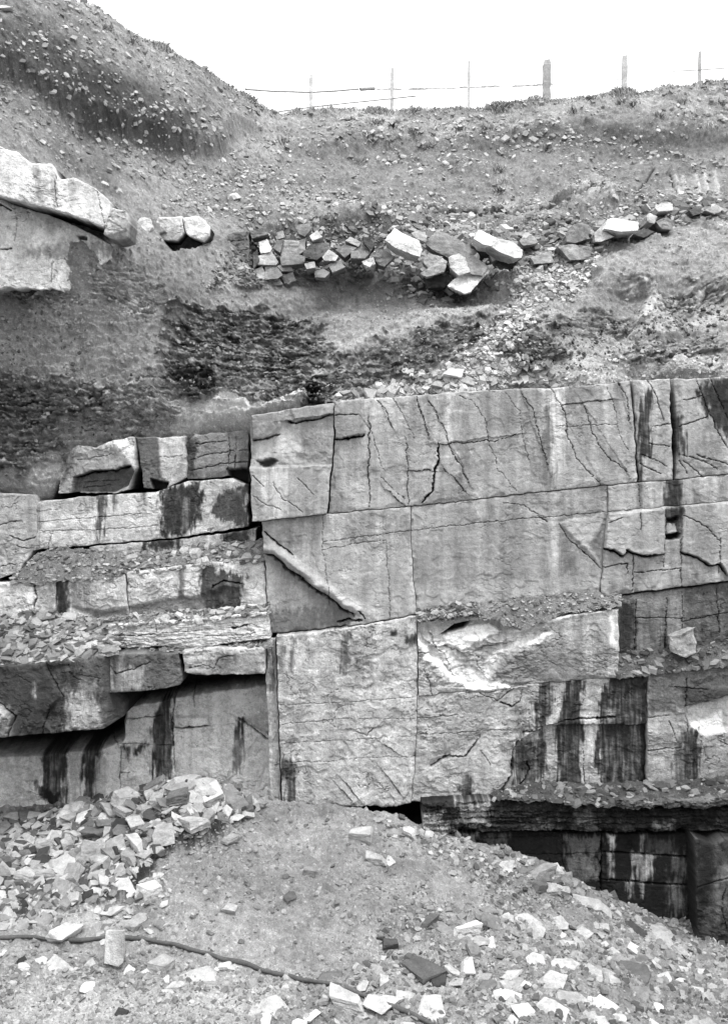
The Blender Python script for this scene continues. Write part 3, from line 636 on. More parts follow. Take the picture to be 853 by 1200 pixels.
def f_r1(S):
    S.drip(724, 742, 704, 768, t=0.26, wet=0.3); S.drip(745, 777, 705, 768, t=0.52, wet=0, mix=0.8); S.drip(781, 799, 695, 760, t=0.58, wet=0, mix=0.8)
    S.poly([(700, 695), (800, 690), (780, 704), (740, 706), (720, 712), (704, 706)], t=0.55, soft=3, mix=0.7)
    for c in ([(745, 703), (744, 768)], [(781, 698), (779, 764)], [(799, 694), (799, 760)], [(745, 724), (800, 724)], [(800, 728), (860, 716)], [(840, 690), (842, 745)]):
        S.crack(c, 0.9, 0.18, 0.5)
block('rock_block', 'dark stained course behind the upright stone on the ledge', cut(MB_, 703, 955, 1.0), [(703, 770), (760, 768), (853, 756), (955, 746)], Y=30.12, tone=0.40, feats=f_r1, seed=9, group=RF, thick=1.8)

# lower course
def f_l1(S):
    for c in ([(328, 826), (390, 824), (430, 821), (487, 817)], [(330, 850), (370, 845), (437, 842), (487, 842)], [(330, 872), (400, 868), (488, 862)], [(330, 893), (390, 892), (437, 887), (487, 887)]):
        S.crack(c, 0.6, 0.07, 0.35)
    for c in ([(450, 872), (465, 882)], [(410, 855), (430, 862), (440, 852)], [(405, 918), (420, 935)], [(450, 905), (470, 930)], [(400, 925), (412, 938)]):
        S.crack(c, 1.0, 0.15, 0.5, lip=0.05)
    S.drip(338, 345, 750, 785, t=0.40, wet=0.2); S.drip(399, 408, 742, 785, t=0.40, wet=0.2, top=(402, 410)); S.drip(331, 346, 892, 938, t=0.22, wet=0.4, soft=2)
    S.drip(326, 333, 758, 785, t=0.45, wet=0.2)
    S.poly([(457, 740), (465, 739), (463, 746), (458, 745)], d=0.08, t=0.35, soft=2, jag=6)
    S.poly([(475, 745), (488, 745), (488, 755), (476, 754)], t=0.3, soft=2)
    S.poly([(330, 800), (486, 790), (484, 930), (335, 940)], t=0.68, soft=20, mix=0.4, big=15)
block('rock_block', 'tall pale lower course block right of the long vertical joint', cut(MB_, 328, 487, 1.4), [(331, 947), (400, 948), (430, 943), (452, 946), (482, 941)], left=[(324, 747), (327, 850), (331, 946)], right=[(488.6, 724), (488.8, 823), (486.4, 897), (481.6, 941)], Y=29.9, tone=0.66, feats=f_l1, seed=10, group=RF, thick=2.2, rough=0.09)

L2T = [(490, 731), (530, 724), (575, 722), (595, 733), (612, 739), (641, 726), (669, 720), (704, 716), (725, 713)]
SEAM = [(489, 816), (530, 812), (548, 810), (573, 812), (600, 806), (618, 802), (659, 799), (686, 796), (725, 793)]
def f_l2a(S):
    scar = [(491, 735), (535, 727), (580, 726), (605, 742), (640, 740), (600, 766), (580, 782), (576, 800), (556, 806), (524, 792), (504, 770), (489, 749)]
    S.poly(scar, d=0.30, t=0.74, soft=5, jag=6)
    S.d += np.where(S.y < 806, 0.10*fbm(np.stack([S.x/14., S.y/8., 0*S.x], -1), 1, 4, off=71, ridged=True)*sstep(655, 600, S.x), 0)
    S.poly([(521, 748), (538, 735), (578, 731), (588, 741), (568, 753), (541, 763), (527, 757)], d=-0.10, t=0.95, soft=2, jag=8)
    S.poly([(492, 745), (520, 752), (545, 766), (570, 775), (575, 798), (545, 798), (520, 784), (500, 764)], t=0.82, soft=4, jag=9, mix=0.7)
    S.poly([(492, 742), (530, 758), (575, 758), (600, 746), (642, 738), (612, 760), (586, 774), (576, 800), (545, 803), (520, 791), (500, 770)], t=0.86, soft=3, jag=10, mix=0.8)
    for c in ([(500, 752), (522, 768), (530, 790)], [(540, 765), (560, 772), (566, 792)], [(520, 757), (545, 768), (590, 752)], [(560, 760), (600, 752)], [(505, 742), (512, 760)]): S.crack(c, 1.0, 0.2, 0.3, lip=0.12, jag=7)
    S.poly([(518, 745), (534, 734), (552, 730), (545, 737)], d=0.35, t=0.16, soft=1.2, jag=1)
    S.poly([(530, 768), (560, 758), (590, 760), (580, 775), (570, 790), (545, 785)], t=0.70, soft=5)
    S.bump([(490, 750), (504, 770), (524, 791), (541, 801), (558, 806), (600, 805)], 3.6, -0.06, t=0.93, jag=9)
    S.bump([(575, 776), (588, 765), (612, 756), (640, 746)], 4.0, -0.07, t=0.90, jag=9)
    S.bump([(641, 728), (669, 722), (704, 717)], 2.6, -0.03, t=0.85, jag=6); S.bump([(600, 742), (612, 740), (627, 730)], 2.6, -0.03, t=0.88, jag=6)
    S.poly([(578, 783), (597, 768), (640, 750), (700, 738), (722, 760), (720, 790), (640, 798), (600, 803)], d=-0.05, t=0.53, soft=6, mix=0.8)
    S.drip(672, 684, 722, 796, t=0.54, wet=0, mix=0.8); S.drip(684, 696, 718, 796, t=0.70, wet=0, mix=0.6); S.drip(712, 723, 716, 792, t=0.72, wet=0, mix=0.7)
    S.drip(660, 672, 730, 770, t=0.66, wet=0, mix=0.5)
    for i in range(16):
        a = 590 + i*8; S.crack([(a, 772+6*math.sin(i*2.1)), (a+26, 780+7*math.sin(i*1.3))], 0.5, 0.03, 0.15)
    S.crack([(489, 766), (504, 766)], 1.0, 0.2, 0.6); S.crack([(496, 785), (504, 802), (506, 815)], 1.0, 0.16, 0.5)
    S.bump([(716, 720), (719, 735), (717, 750)], 3, 0.05, t=0.9)
block('rock_block', 'lower course block with a white shell-shaped fresh fracture', L2T, cut(SEAM, 489, 725, -0.3), left=[(489.5, 731), (490, 770), (490, 815)], right=[(724.5, 713), (725, 792)], Y=29.86, tone=0.60, feats=f_l2a, seed=11, group=RF, thick=1.2)

def f_l2b(S):
    S.crack([(560, 811), (573, 818), (584, 822), (602, 806)], 1.1, 0.2, 0.5, lip=0.06, jag=6); S.crack([(600, 828), (608, 824), (611, 818), (611, 808)], 1.1, 0.2, 0.5, jag=6)
    S.crack([(586, 824), (600, 828)], 1.4, 0.25, 0.6)
    S.crack([(489, 842), (536, 838)], 0.9, 0.15, 0.5); S.crack([(489, 861), (540, 859), (602, 856)], 0.8, 0.12, 0.45)
    S.crack([(612, 858), (662, 845)], 0.8, 0.12, 0.4); S.crack([(662, 844), (690, 843), (722, 841)], 1.7, 0.3, 0.7)
    S.crack([(506, 899), (523, 888), (533, 886), (546, 886), (553, 877), (563, 865)], 1.3, 0.2, 0.6, lip=-0.16, reach=8)
    S.crack([(563, 880), (575, 897)], 0.8, 0.12, 0.4)
    S.poly([(607, 870), (600, 882), (600, 909), (590, 922), (576, 936), (760, 940), (760, 850), (640, 850)], d=0.16, soft=1.5)
    S.poly([(590, 925), (600, 910), (622, 910), (628, 925), (600, 935)], d=-0.18, t=0.55, soft=2)
    S.crack([(607, 868), (600, 882), (600, 909), (590, 922), (576, 935)], 1.4, 0.25, 0.6); S.crack([(605, 925), (622, 905), (618, 895)], 1.4, 0.25, 0.6)
    S.drip(627, 647, 800, 846, t=0.22, wet=0.5, top=(634, 645)); S.drip(601, 640, 850, 912, t=0.24, wet=0.5, top=(612, 640))
    S.drip(653, 683, 798, 922, t=0.19, wet=0.6, top=(666, 682)); S.drip(699, 757, 790, 925, t=0.19, wet=0.6, top=(718, 757), soft=1.6)
    S.poly([(752, 786), (759, 786), (759, 928), (752, 928)], t=0.20, wet=0.5, soft=1, jag=1)
    S.poly([(610, 848), (630, 850), (634, 868), (614, 866)], t=0.72, soft=4, jag=8); S.crack([(613, 858), (631, 857)], 1.4, 0.2, 0.8)
    S.drip(541, 554, 910, 938, t=0.22, wet=0.4, top=(545, 551))
    S.drip(686, 698, 840, 885, t=0.80, wet=0, mix=0.8); S.drip(642, 652, 842, 915, t=0.66, wet=0, mix=0.6)
    S.poly([(600, 862), (630, 866), (632, 872), (606, 874)], t=0.7, soft=3, mix=0.5)
    S.crack([(684, 880), (686, 922)], 1.1, 0.2, 0.6)
    S.poly([(488, 820), (540, 815), (600, 860), (590, 915), (490, 935)], t=0.66, soft=14, mix=0.5, big=12)
    S.poly([(710, 833), (722, 831), (724, 840), (712, 844)], t=0.66, soft=3, jag=7)
    S.d += 0.012*fbm(np.stack([S.x/6., S.y/3., 0*S.x], -1), 1, 3, off=66)
block('rock_block', 'wide lower course block striped by broad black wet stains', cut(SEAM, 489, 756, 0.3), [(481, 940), (509, 938), (578, 936), (640, 926), (757, 926)], left=[(489.5, 817), (487, 897), (482, 940)], right=[(757, 793), (757.5, 926)], Y=29.86, tone=0.62, feats=f_l2b, seed=12, group=RF, thick=1.2, rough=0.08)

def f_l3(S):
    S.poly([(756, 780), (960, 770), (960, 815), (853, 817), (804, 830), (757, 834)], t=0.40, soft=3, mix=0.9)
    S.poly([(803, 830), (853, 816), (960, 800), (960, 850), (850, 858), (826, 862), (808, 848)], d=0.30, t=0.74, soft=2)
    S.poly([(808, 850), (825, 848), (848, 836), (850, 858), (826, 861)], d=-0.05, t=0.97, soft=3)
    S.crack([(803, 829), (825, 824), (853, 816), (880, 808)], 2.2, 0.35, 0.8, jag=1.5)
    S.poly([(800, 804), (853, 806), (853, 815), (806, 826)], d=-0.06, t=0.36, soft=3)
    for c in ([(757, 842), (785, 838)], [(757, 880), (800, 876)], [(805, 790), (803, 830), (806, 860)], [(785, 805), (830, 808)], [(840, 868), (860, 875)], [(785, 845), (792, 868)]):
        S.crack(c, 1.0, 0.18, 0.5)
    S.drip(789, 820, 858, 918, t=0.20, wet=0.6, top=(800, 820)); S.poly([(767, 838), (785, 840), (782, 852), (770, 850)], t=0.76, soft=3)
    S.poly([(757, 836), (800, 832), (800, 920), (757, 920)], t=0.58, soft=6, mix=0.5)
    S.poly([(765, 888), (778, 888), (776, 900), (764, 902)], t=0.72, soft=4, mix=0.6)
    S.poly([(825, 868), (870, 870), (870, 915), (822, 915)], t=0.54, soft=6, mix=0.6)
block('rock_block', 'lower course block at the right edge with a white bowl-shaped scar', [(758.5, 787), (790, 784), (853, 778), (955, 770)], [(758.5, 926), (853, 922), (955, 920)], Y=29.84, tone=0.58, feats=f_l3, seed=13, group=RF, thick=1.2)

def f_b1(S):
    pass
    S.poly([(496, 954), (520, 950), (520, 975), (494, 972)], t=0.62, soft=4); S.poly([(536, 940), (572, 940), (574, 966), (540, 968)], t=0.58, soft=5)
    S.poly([(495, 962), (528, 962), (530, 978), (494, 976)], t=0.66, soft=3)
    S.poly([(670, 948), (690, 948), (700, 970), (672, 972)], t=0.46, soft=5, mix=0.7); S.poly([(765, 962), (790, 962), (786, 972), (766, 972)], t=0.55, soft=4, mix=0.7)
    S.poly([(610, 962), (660, 964), (655, 972), (612, 971)], t=0.45, soft=3, mix=0.6)
    for y in (951, 958, 965): S.crack([(500, y+4), (580, y), (700, y+1), (860, y-1)], 0.9, 0.16, 0.5)
    for x in (513, 548, 575, 640, 700, 745): S.crack([(x, 946), (x+1, 975)], 0.8, 0.12, 0.4)
    lay = fbm(np.stack([S.x/17., S.y/4.5, 0*S.x], -1), 1, 5, off=12, gain=0.65); S.d -= 0.22*np.round(lay*4)/4
block('rock_block', 'thin layered black course under the rubble ledge at lower right', [(494, 942), (578, 938), (640, 938), (726, 946), (760, 950), (853, 948), (955, 944)], [(496, 976), (512, 976), (609, 973), (726, 976), (760, 974), (853, 974), (955, 974)], Y=29.25, tone=0.24, chip=0.25, feats=f_b1, seed=14, group=RF, thick=1.6, cat='rock ledge')
def f_b1b(S):
    lay = fbm(np.stack([S.x/14., S.y/3., 0*S.x], -1), 1, 5, off=15, gain=0.65); S.d -= 0.25*np.round(lay*3)/3
    S.crack([(726, 953), (790, 955), (853, 953)], 1.2, 0.3, 0.7)
block('rock_ledge', 'thin grey slab jutting over the black course at far right', [(722, 938), (790, 938), (853, 934), (955, 930)], [(722, 946), (760, 949), (800, 947), (853, 948), (955, 945)], Y=29.02, tone=0.40, feats=f_b1b, seed=15, thick=1.2, res=0.7, chip=0.35, warp=4.5, cat='rock ledge')

def f_b2(S):
    for c in ([(590, 1002), (706, 1000)], [(658, 975), (660, 1040)], [(560, 985), (600, 981), (658, 980)]): S.crack(c, 0.9, 0.16, 0.5)
    S.crack([(705, 977), (703, 1060)], 1.8, 0.3, 0.7)
    S.crack([(706, 999), (760, 1001), (812, 1005)], 1.6, 0.3, 0.7, jag=1.5); S.crack([(704, 1031), (760, 1035), (816, 1039)], 1.6, 0.3, 0.7, jag=1.5)
    S.poly([(660, 980), (704, 982), (702, 1002), (662, 1000)], t=0.40, soft=3); S.poly([(662, 1002), (702, 1002), (700, 1030), (665, 1034)], t=0.50, soft=5, mix=0.8)
    S.poly([(560, 980), (600, 975), (590, 1000), (572, 1000)], t=0.40, soft=6); S.poly([(512, 978), (560, 976), (556, 990), (520, 988)], t=0.55, soft=4)
    S.drip(715, 721, 981, 998, t=0.85, wet=0.1, big=2, top=(713, 722)); S.drip(748, 754, 980, 1000, t=0.62, wet=0.1, big=2, top=(749, 756)); S.drip(743, 763, 1002, 1033, t=0.66, wet=0.1, big=4, top=(742, 766), soft=3)
    S.drip(713, 720, 1002, 1028, t=0.70, wet=0.1, big=2); S.drip(788, 806, 1000, 1036, t=0.45, wet=0.1, big=4, soft=5); S.drip(734, 741, 1035, 1052, t=0.58, wet=0.1, big=3, top=(731, 743)); S.drip(748, 754, 1036, 1052, t=0.56, wet=0.1, big=3)
    S.drip(783, 802, 1038, 1072, t=0.50, wet=0.1, big=4, soft=5); S.drip(757, 790, 985, 1000, t=0.34, wet=0.2, soft=4)
block('rock_block', 'black wet lowest course with white lime runs in the pit', [(470, 979), (512, 978), (609, 975.5), (704, 978), (812, 977)], [(470, 1060), (600, 1060), (704, 1080), (816, 1105)], Y=29.55, tone=0.19, feats=f_b2, seed=16, group=RF, thick=1.6)
def f_pier(S):
    S.poly([(818, 982), (838, 982), (832, 1050), (820, 1090), (812, 1090)], t=0.22, wet=0.3, soft=4); S.crack([(815, 1040), (850, 1030), (900, 1020)], 1.2, 0.2, 0.5)
    S.poly([(838, 1015), (960, 1000), (960, 1035), (838, 1035)], t=0.52, soft=5, mix=0.8); S.poly([(834, 1042), (850, 1042), (846, 1075), (838, 1080)], t=0.46, soft=5)
    S.crack([(850, 1040), (846, 1060), (850, 1090)], 1.0, 0.2, 0.5)
block('rock_pier', 'dark rock pier standing forward at the bottom right edge', [(815, 982), (835, 990), (853, 984), (955, 975)], [(818, 1108), (853, 1122), (955, 1140)], left=[(814, 982), (816, 1040), (818, 1108)], Y=28.75, tone=0.34, feats=f_pier, seed=17, thick=1.4, cat='rock pier')

# ------------------------------------------------------------------ stepped ledges on the left
LS = 'stepped beds on the left side of the face'
def f_w0(S):
    S.crack([(0, 616), (12, 612), (26, 611)], 0.9, 0.15, 0.5); S.crack([(12, 628), (28, 634), (42, 630)], 1.2, 0.22, 0.6); S.crack([(0, 665), (10, 660), (18, 662)], 1.0, 0.2, 0.5)
    S.crack([(20, 640), (38, 644)], 1.0, 0.2, 0.5)
    g = sstep(20, 48, S.x); S.d += 0.6*g*g
block('rock_block', 'rounded pale buttress at the left edge beside the gravel bench', [(-90, 575), (0, 578), (37, 580)], [(-90, 690), (0, 678), (22, 670)], right=[(38, 580), (46, 611), (39, 640), (22, 671)], Y=30.7, tone=0.64, feats=f_w0, seed=20, group=LS)
def f_w1(S):
    hol = [(86, 560), (108, 553), (134, 551), (154, 545), (157, 552), (150, 568), (135, 577), (84, 578)]
    S.poly(hol, d=0.30, t=0.42, soft=1.5)
    S.crack([(86, 560), (108, 553), (134, 551), (154, 545)], 2.2, 0.35, 0.75, jag=1.5)
    S.bump([(137, 518), (150, 535), (156, 545)], 6, -0.1, t=0.8)
    S.poly([(76, 530), (86, 520), (84, 560), (74, 566)], t=0.40, soft=3); S.poly([(82, 540), (112, 524), (135, 520), (140, 545), (90, 556)], t=0.60, soft=5, mix=0.7)
    for c in ([(90, 540), (130, 532)], [(92, 566), (140, 562)], [(95, 572), (130, 568)]): S.crack(c, 1.0, 0.1, 0.35)
    S.poly([(134, 514), (158, 510), (158, 545), (150, 540)], t=0.80, soft=4, mix=0.8)
block('rock_block', 'bulging block with a dark scooped hollow in its face', [(80, 530), (90, 522), (112, 524), (135, 515), (157, 512)], [(70, 578), (85, 577), (135, 578), (150, 574)], left=[(82, 526), (72, 556), (68, 578)], right=[(157, 512), (159, 549), (150, 574)], Y=31.1, tone=0.62, feats=f_w1, seed=21, group=LS, rough=0.12)
def f_w2(S):
    S.poly([(157, 510), (184, 510), (188, 575), (160, 575)], t=0.46, soft=3, d=0.1); S.poly([(186, 516), (214, 512), (214, 545), (186, 545)], t=0.78, soft=3, mix=0.7)
    S.crack([(186, 536), (214, 534)], 0.8, 0.1, 0.35); S.poly([(176, 562), (197, 566), (194, 575), (180, 573)], d=0.3, t=0.15, soft=2)
block('rock_block', 'small block half dark and half white beside the bulging block', [(158.5, 512), (190, 513), (217, 511)], [(160, 572), (193, 574), (218, 560)], left=[(158.5, 512), (163, 540), (168, 572)], right=[(217, 511), (219, 560)], Y=31.25, tone=0.62, feats=f_w2, seed=22, group=LS)
def f_w3(S):
    for c in ([(220, 540), (250, 531), (292, 527)], [(222, 552), (260, 543), (292, 541)], [(268, 506), (270, 530), (266, 550)], [(276, 506), (277, 530), (275, 548)], [(230, 520), (266, 517)]): S.crack(c, 1.1, 0.15, 0.5)
    S.poly([(218, 505), (232, 520), (228, 560), (218, 562)], t=0.32, wet=0.2, soft=3); S.poly([(267, 550), (292, 550), (292, 572), (275, 570)], d=0.3, t=0.16, soft=3)
    S.poly([(244, 505), (290, 503), (290, 522), (246, 524)], t=0.58, soft=6, mix=0.5)
block('rock_block', 'grey ladder-cracked block tucked against the main corner', [(219, 518), (228, 510), (267, 506), (291, 504)], [(220, 561), (240, 561), (268, 558), (291, 566)], Y=31.4, tone=0.52, feats=f_w3, seed=23, group=LS)
def f_w4(S):
    S.drip(114, 125, 578, 628, t=0.30, wet=0.3, top=(112, 126)); S.drip(130, 137, 578, 600, t=0.34, wet=0.2); S.drip(165, 171, 574, 596, t=0.36, wet=0.2); S.drip(104, 110, 580, 596, t=0.45, wet=0.1)
    S.poly([(188, 572), (236, 562), (236, 598), (225, 622), (190, 632)], t=0.26, wet=0.4, soft=2.5, jag=5)
    S.drip(214, 222, 585, 625, t=0.52, wet=0.1, big=2, mix=0.8)
    S.poly([(248, 600), (252, 582), (268, 572), (291, 566), (291, 616), (262, 612)], t=0.38, wet=0.2, soft=2)
    for c in ([(46, 612), (112, 606), (186, 601)], [(48, 622), (112, 621), (186, 616)], [(60, 628), (56, 645)], [(190, 575), (189, 628)]): S.crack(c, 0.8, 0.1, 0.4)
    S.poly([(50, 588), (110, 582), (106, 596), (50, 600)], t=0.60, soft=4, mix=0.7); S.poly([(46, 600), (112, 600), (110, 640), (44, 640)], t=0.78, soft=6, mix=0.6); S.poly([(128, 596), (186, 588), (186, 618), (128, 625)], t=0.76, soft=5, mix=0.6)
    S.drip(40, 50, 590, 640, t=0.45, wet=0.1, mix=0.7)
block('rock_block', 'long pale bed with dark drip stains and a dark round patch', [(42, 592), (50, 587), (97, 582), (182, 577), (220, 564), (271, 561), (291, 568)], [(38, 645), (112, 638), (209, 630), (291, 617)], Y=31.05, tone=0.70, feats=f_w4, seed=24, group=LS, thick=1.3)
def f_w5(S):
    S.poly([(170, 634), (213, 630), (212, 644), (168, 646)], t=0.27, soft=3, jag=2); S.poly([(262, 624), (292, 620), (292, 640), (262, 636)], t=0.30, soft=3)
block('rock_block', 'thin bed just above the gravel bench with a black middle', [(104, 641), (213, 632), (300, 620)], [(104, 656), (170, 656), (300, 645)], Y=31.0, tone=0.60, feats=f_w5, seed=25, group=LS, thick=1.2)

def f_b0(S):
    S.drip(0, 30, 684, 715, t=0.74, wet=0, mix=0.7, soft=6); S.crack([(40, 684), (43, 700), (40, 712)], 1.3, 0.25, 0.6); S.poly([(43, 690), (66, 686), (66, 714), (44, 712)], t=0.60, soft=2)
block('rock_block', 'short pale end block of the second ledge at the left edge', [(-90, 686), (0, 683), (40, 683), (65, 680)], [(-90, 735), (0, 733), (40, 731), (65, 731)], Y=30.45, tone=0.76, feats=f_b0, seed=26, group=LS)
def f_bm(S):
    S.poly([(64, 676), (80, 676), (80, 715), (76, 724), (64, 724)], t=0.24, wet=0.3, soft=1.5, jag=2); S.drip(80, 108, 680, 716, t=0.46, wet=0.1, mix=0.7, soft=5)
    S.drip(110, 130, 680, 720, t=0.66, wet=0, mix=0.7)
    S.poly([(85, 712), (120, 718), (150, 712), (150, 726), (116, 730)], d=0.10, t=0.58, soft=4)
    for i in range(10): S.crack([(88+6*i, 690+3*math.sin(i)), (91+6*i, 702+3*math.sin(i*2))], 0.5, 0.03, 0.15)
block('rock_block', 'second ledge block with a black band down its left end', [(66, 679), (88, 676), (127, 678), (149, 671)], [(66, 724), (90, 728), (116, 731), (151, 726)], right=[(147, 671), (151, 726)], Y=30.4, tone=0.70, feats=f_bm, seed=27, group=LS)
def f_bn(S):
    S.poly([(238, 664), (246, 661), (256, 668), (285, 676), (285, 712), (262, 720), (232, 718)], t=0.33, wet=0.3, soft=2.5, jag=5); S.drip(209, 218, 663, 712, t=0.40, wet=0.2, mix=0.8)
    S.bump([(250, 690), (264, 684), (286, 688)], 4, -0.14); S.crack([(248, 688), (262, 680), (284, 684)], 1.3, 0.2, 0.5)
    S.poly([(152, 712), (200, 702), (240, 700), (240, 718), (152, 728)], d=0.12, t=0.56, soft=4)
    for i in range(12): S.crack([(157+6.5*i, 684+3*math.sin(i*1.7)), (160+6.5*i, 696+3*math.sin(i*2))], 0.5, 0.03, 0.15)
block('rock_block', 'long second ledge block with a dark blotch near the corner', [(149, 671), (239, 660), (309, 655)], [(152, 727), (223, 718), (313, 714)], Y=30.4, tone=0.70, feats=f_bn, seed=28, group=LS)
def f_c(S):
    S.crack([(131, 744), (160, 745), (184, 743)], 1.2, 0.2, 0.6); S.crack([(183, 729), (185, 756)], 1.0, 0.15, 0.5); S.crack([(270, 736), (290, 733)], 1.8, 0.25, 0.7)
    for c in ([(190, 742), (250, 737)], [(200, 750), (300, 742)], [(140, 751), (180, 752)]): S.crack(c, 0.8, 0.08, 0.35)
    lay = fbm(np.stack([S.x/16., S.y/4.5, 0*S.x], -1), 1, 5, off=5, gain=0.65); S.d -= 0.10*lay
block('rock_block', 'pale layered slab ledge jutting beneath the second ledge', [(127, 732), (183, 729), (313, 718)], [(127, 757), (151, 760), (187, 757), (223, 760), (316, 748)], right=[(313, 718), (317, 748)], Y=29.75, tone=0.70, feats=f_c, seed=29, group=LS, thick=1.6, cat='rock ledge')
def f_d1(S):
    g = sstep(116, 142, S.x); S.d += 0.75*g
    S.poly([(78, 812), (98, 810), (120, 826), (120, 853), (80, 853)], t=0.68, soft=5, jag=5); S.poly([(96, 836), (122, 836), (120, 858), (96, 858)], t=0.62, soft=5, mix=0.8)
    S.poly([(118, 770), (145, 770), (145, 850), (120, 852)], t=0.38, soft=2, mix=0.8)
    S.poly([(-90, 776), (50, 775), (72, 815), (52, 840), (66, 862), (-90, 870)], d=-0.10, t=0.33, soft=2)
    S.crack([(54, 776), (62, 796), (76, 816)], 1.2, 0.15, 0.4); S.crack([(60, 826), (52, 850), (50, 862)], 1.2, 0.2, 0.5)
    S.poly([(-90, 820), (0, 822), (18, 838), (20, 860), (-90, 870)], d=-0.3, t=0.48, soft=2); S.crack([(0, 822), (20, 838), (14, 862)], 1.5, 0.3, 0.6)
    S.poly([(0, 818), (16, 834), (6, 840), (-10, 826)], t=0.72, soft=4, mix=0.7)
    S.poly([(95, 800), (115, 798), (117, 812), (100, 812)], t=0.58, soft=4, mix=0.7)
    for c in ([(42, 802), (44, 816)], [(90, 790), (118, 796)], [(20, 790), (40, 800)]): S.crack(c, 0.9, 0.08, 0.2)
    S.drip(40, 43, 800, 815, t=0.7, wet=0, big=1)
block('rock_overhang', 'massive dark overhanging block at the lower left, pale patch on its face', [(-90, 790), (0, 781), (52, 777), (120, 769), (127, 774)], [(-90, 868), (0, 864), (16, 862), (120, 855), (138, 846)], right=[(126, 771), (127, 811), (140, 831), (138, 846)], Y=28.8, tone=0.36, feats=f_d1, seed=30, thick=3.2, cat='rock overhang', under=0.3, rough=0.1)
def f_d2(S):
    S.poly([(160, 770), (205, 770), (210, 800), (172, 808)], t=0.40, soft=8, mix=0.7); S.drip(142, 168, 784, 808, t=0.66, wet=0, mix=0.8, soft=4)
    S.crack([(128, 780), (136, 790), (160, 783), (176, 776)], 1.2, 0.18, 0.4); g = sstep(190, 214, S.x); S.d += 0.25*g
    S.poly([(126, 774), (132, 772), (134, 806), (126, 810)], d=0.1, t=0.62, soft=2)
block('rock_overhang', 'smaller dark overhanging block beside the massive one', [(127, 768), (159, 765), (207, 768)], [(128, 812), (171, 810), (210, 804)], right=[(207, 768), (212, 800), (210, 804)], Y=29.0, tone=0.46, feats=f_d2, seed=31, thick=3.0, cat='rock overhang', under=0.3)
def f_d3(S):
    S.poly([(214, 778), (250, 774), (262, 768), (312, 766), (312, 795), (214, 795)], d=0.02, t=0.60, soft=2); S.crack([(216, 784), (238, 780), (250, 784), (256, 772), (275, 768)], 1.1, 0.18, 0.5)
    S.poly([(250, 772), (270, 764), (277, 774), (262, 786), (250, 784)], t=0.50, soft=2); S.poly([(218, 786), (245, 786), (247, 792), (220, 791)], d=-0.15, t=0.5, soft=2)
    S.poly([(300, 762), (312, 760), (312, 792), (302, 792)], t=0.70, soft=3, mix=0.7)
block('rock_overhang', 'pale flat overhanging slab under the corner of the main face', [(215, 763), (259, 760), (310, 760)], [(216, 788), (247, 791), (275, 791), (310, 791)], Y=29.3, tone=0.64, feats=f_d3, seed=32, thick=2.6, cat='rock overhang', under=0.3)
def f_e(S):
    S.poly([(-90, 840), (142, 828), (140, 862), (120, 872), (-90, 888)], d=2.0, t=0.07, soft=8)  # recesses under the overhangs deepened, their shadow painted into the tone
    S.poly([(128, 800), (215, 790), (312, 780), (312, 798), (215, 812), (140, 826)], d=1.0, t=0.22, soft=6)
    S.drip(52, 78, 870, 952, t=0.24, wet=0.5, top=(48, 80)); S.poly([(40, 915), (70, 930), (70, 945), (56, 938)], t=0.22, soft=2, wet=0.3); S.crack([(32, 926), (52, 932), (68, 944)], 1.2, 0.2, 0.5, lip=0.1)
    S.drip(94, 116, 865, 952, t=0.22, wet=0.5, top=(98, 122)); S.drip(179, 203, 818, 908, t=0.26, wet=0.5, top=(187, 202)); S.drip(272, 285, 846, 900, t=0.24, wet=0.4, top=(276, 283))
    S.poly([(144, 874), (170, 874), (166, 886), (148, 888)], t=0.28, soft=2.5, wet=0.3)
    S.drip(152, 162, 874, 912, t=0.88, wet=0, mix=0.9); S.drip(112, 124, 890, 945, t=0.72, wet=0, mix=0.7); S.drip(268, 273, 850, 915, t=0.84, wet=0, big=3); S.drip(80, 92, 880, 945, t=0.66, wet=0, mix=0.7)
    for c in ([(139, 843), (165, 841), (191, 838)], [(119, 870), (160, 872), (203, 874)], [(140, 905), (152, 906)], [(204, 800), (202, 850), (205, 905)], [(225, 800), (228, 830)], [(142, 875), (140, 930)]): S.crack(c, 1.1, 0.2, 0.5)
    S.crack([(279, 842), (295, 852), (312, 866), (322, 864)], 1.5, 0.25, 0.6, lip=-0.2)
    S.poly([(205, 840), (245, 838), (246, 848), (206, 852)], d=-0.16, soft=1.5); S.crack([(205, 853), (246, 849)], 1.7, 0.3, 0.7)
    S.poly([(284, 844), (325, 830), (325, 862), (310, 862)], d=-0.04, t=0.74, soft=3, jag=6)
    S.poly([(0, 895), (46, 895), (46, 960), (0, 970)], t=0.72, soft=8, mix=0.6); S.poly([(210, 880), (326, 860), (328, 945), (210, 930)], t=0.90, soft=12, mix=0.5, big=10)
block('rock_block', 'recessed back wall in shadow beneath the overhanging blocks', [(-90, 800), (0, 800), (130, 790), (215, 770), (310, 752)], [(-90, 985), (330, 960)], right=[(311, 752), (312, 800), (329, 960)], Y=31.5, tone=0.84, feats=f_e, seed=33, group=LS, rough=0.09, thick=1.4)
def f_e2(S):
    S.drip(315, 322, 790, 810, t=0.45, wet=0.1); S.crack([(318, 760), (322, 800)], 0.8, 0.1, 0.4)
block('rock_block', 'narrow upright strip of rock left of the long vertical joint', [(311, 750), (326, 748)], [(318, 950), (330, 947)], left=[(311, 750), (312, 800), (314, 850), (318, 950)], right=[(323, 748), (326, 850), (329.5, 947)], Y=30.25, tone=0.66, feats=f_e2, seed=34, group=LS, thick=1.5)

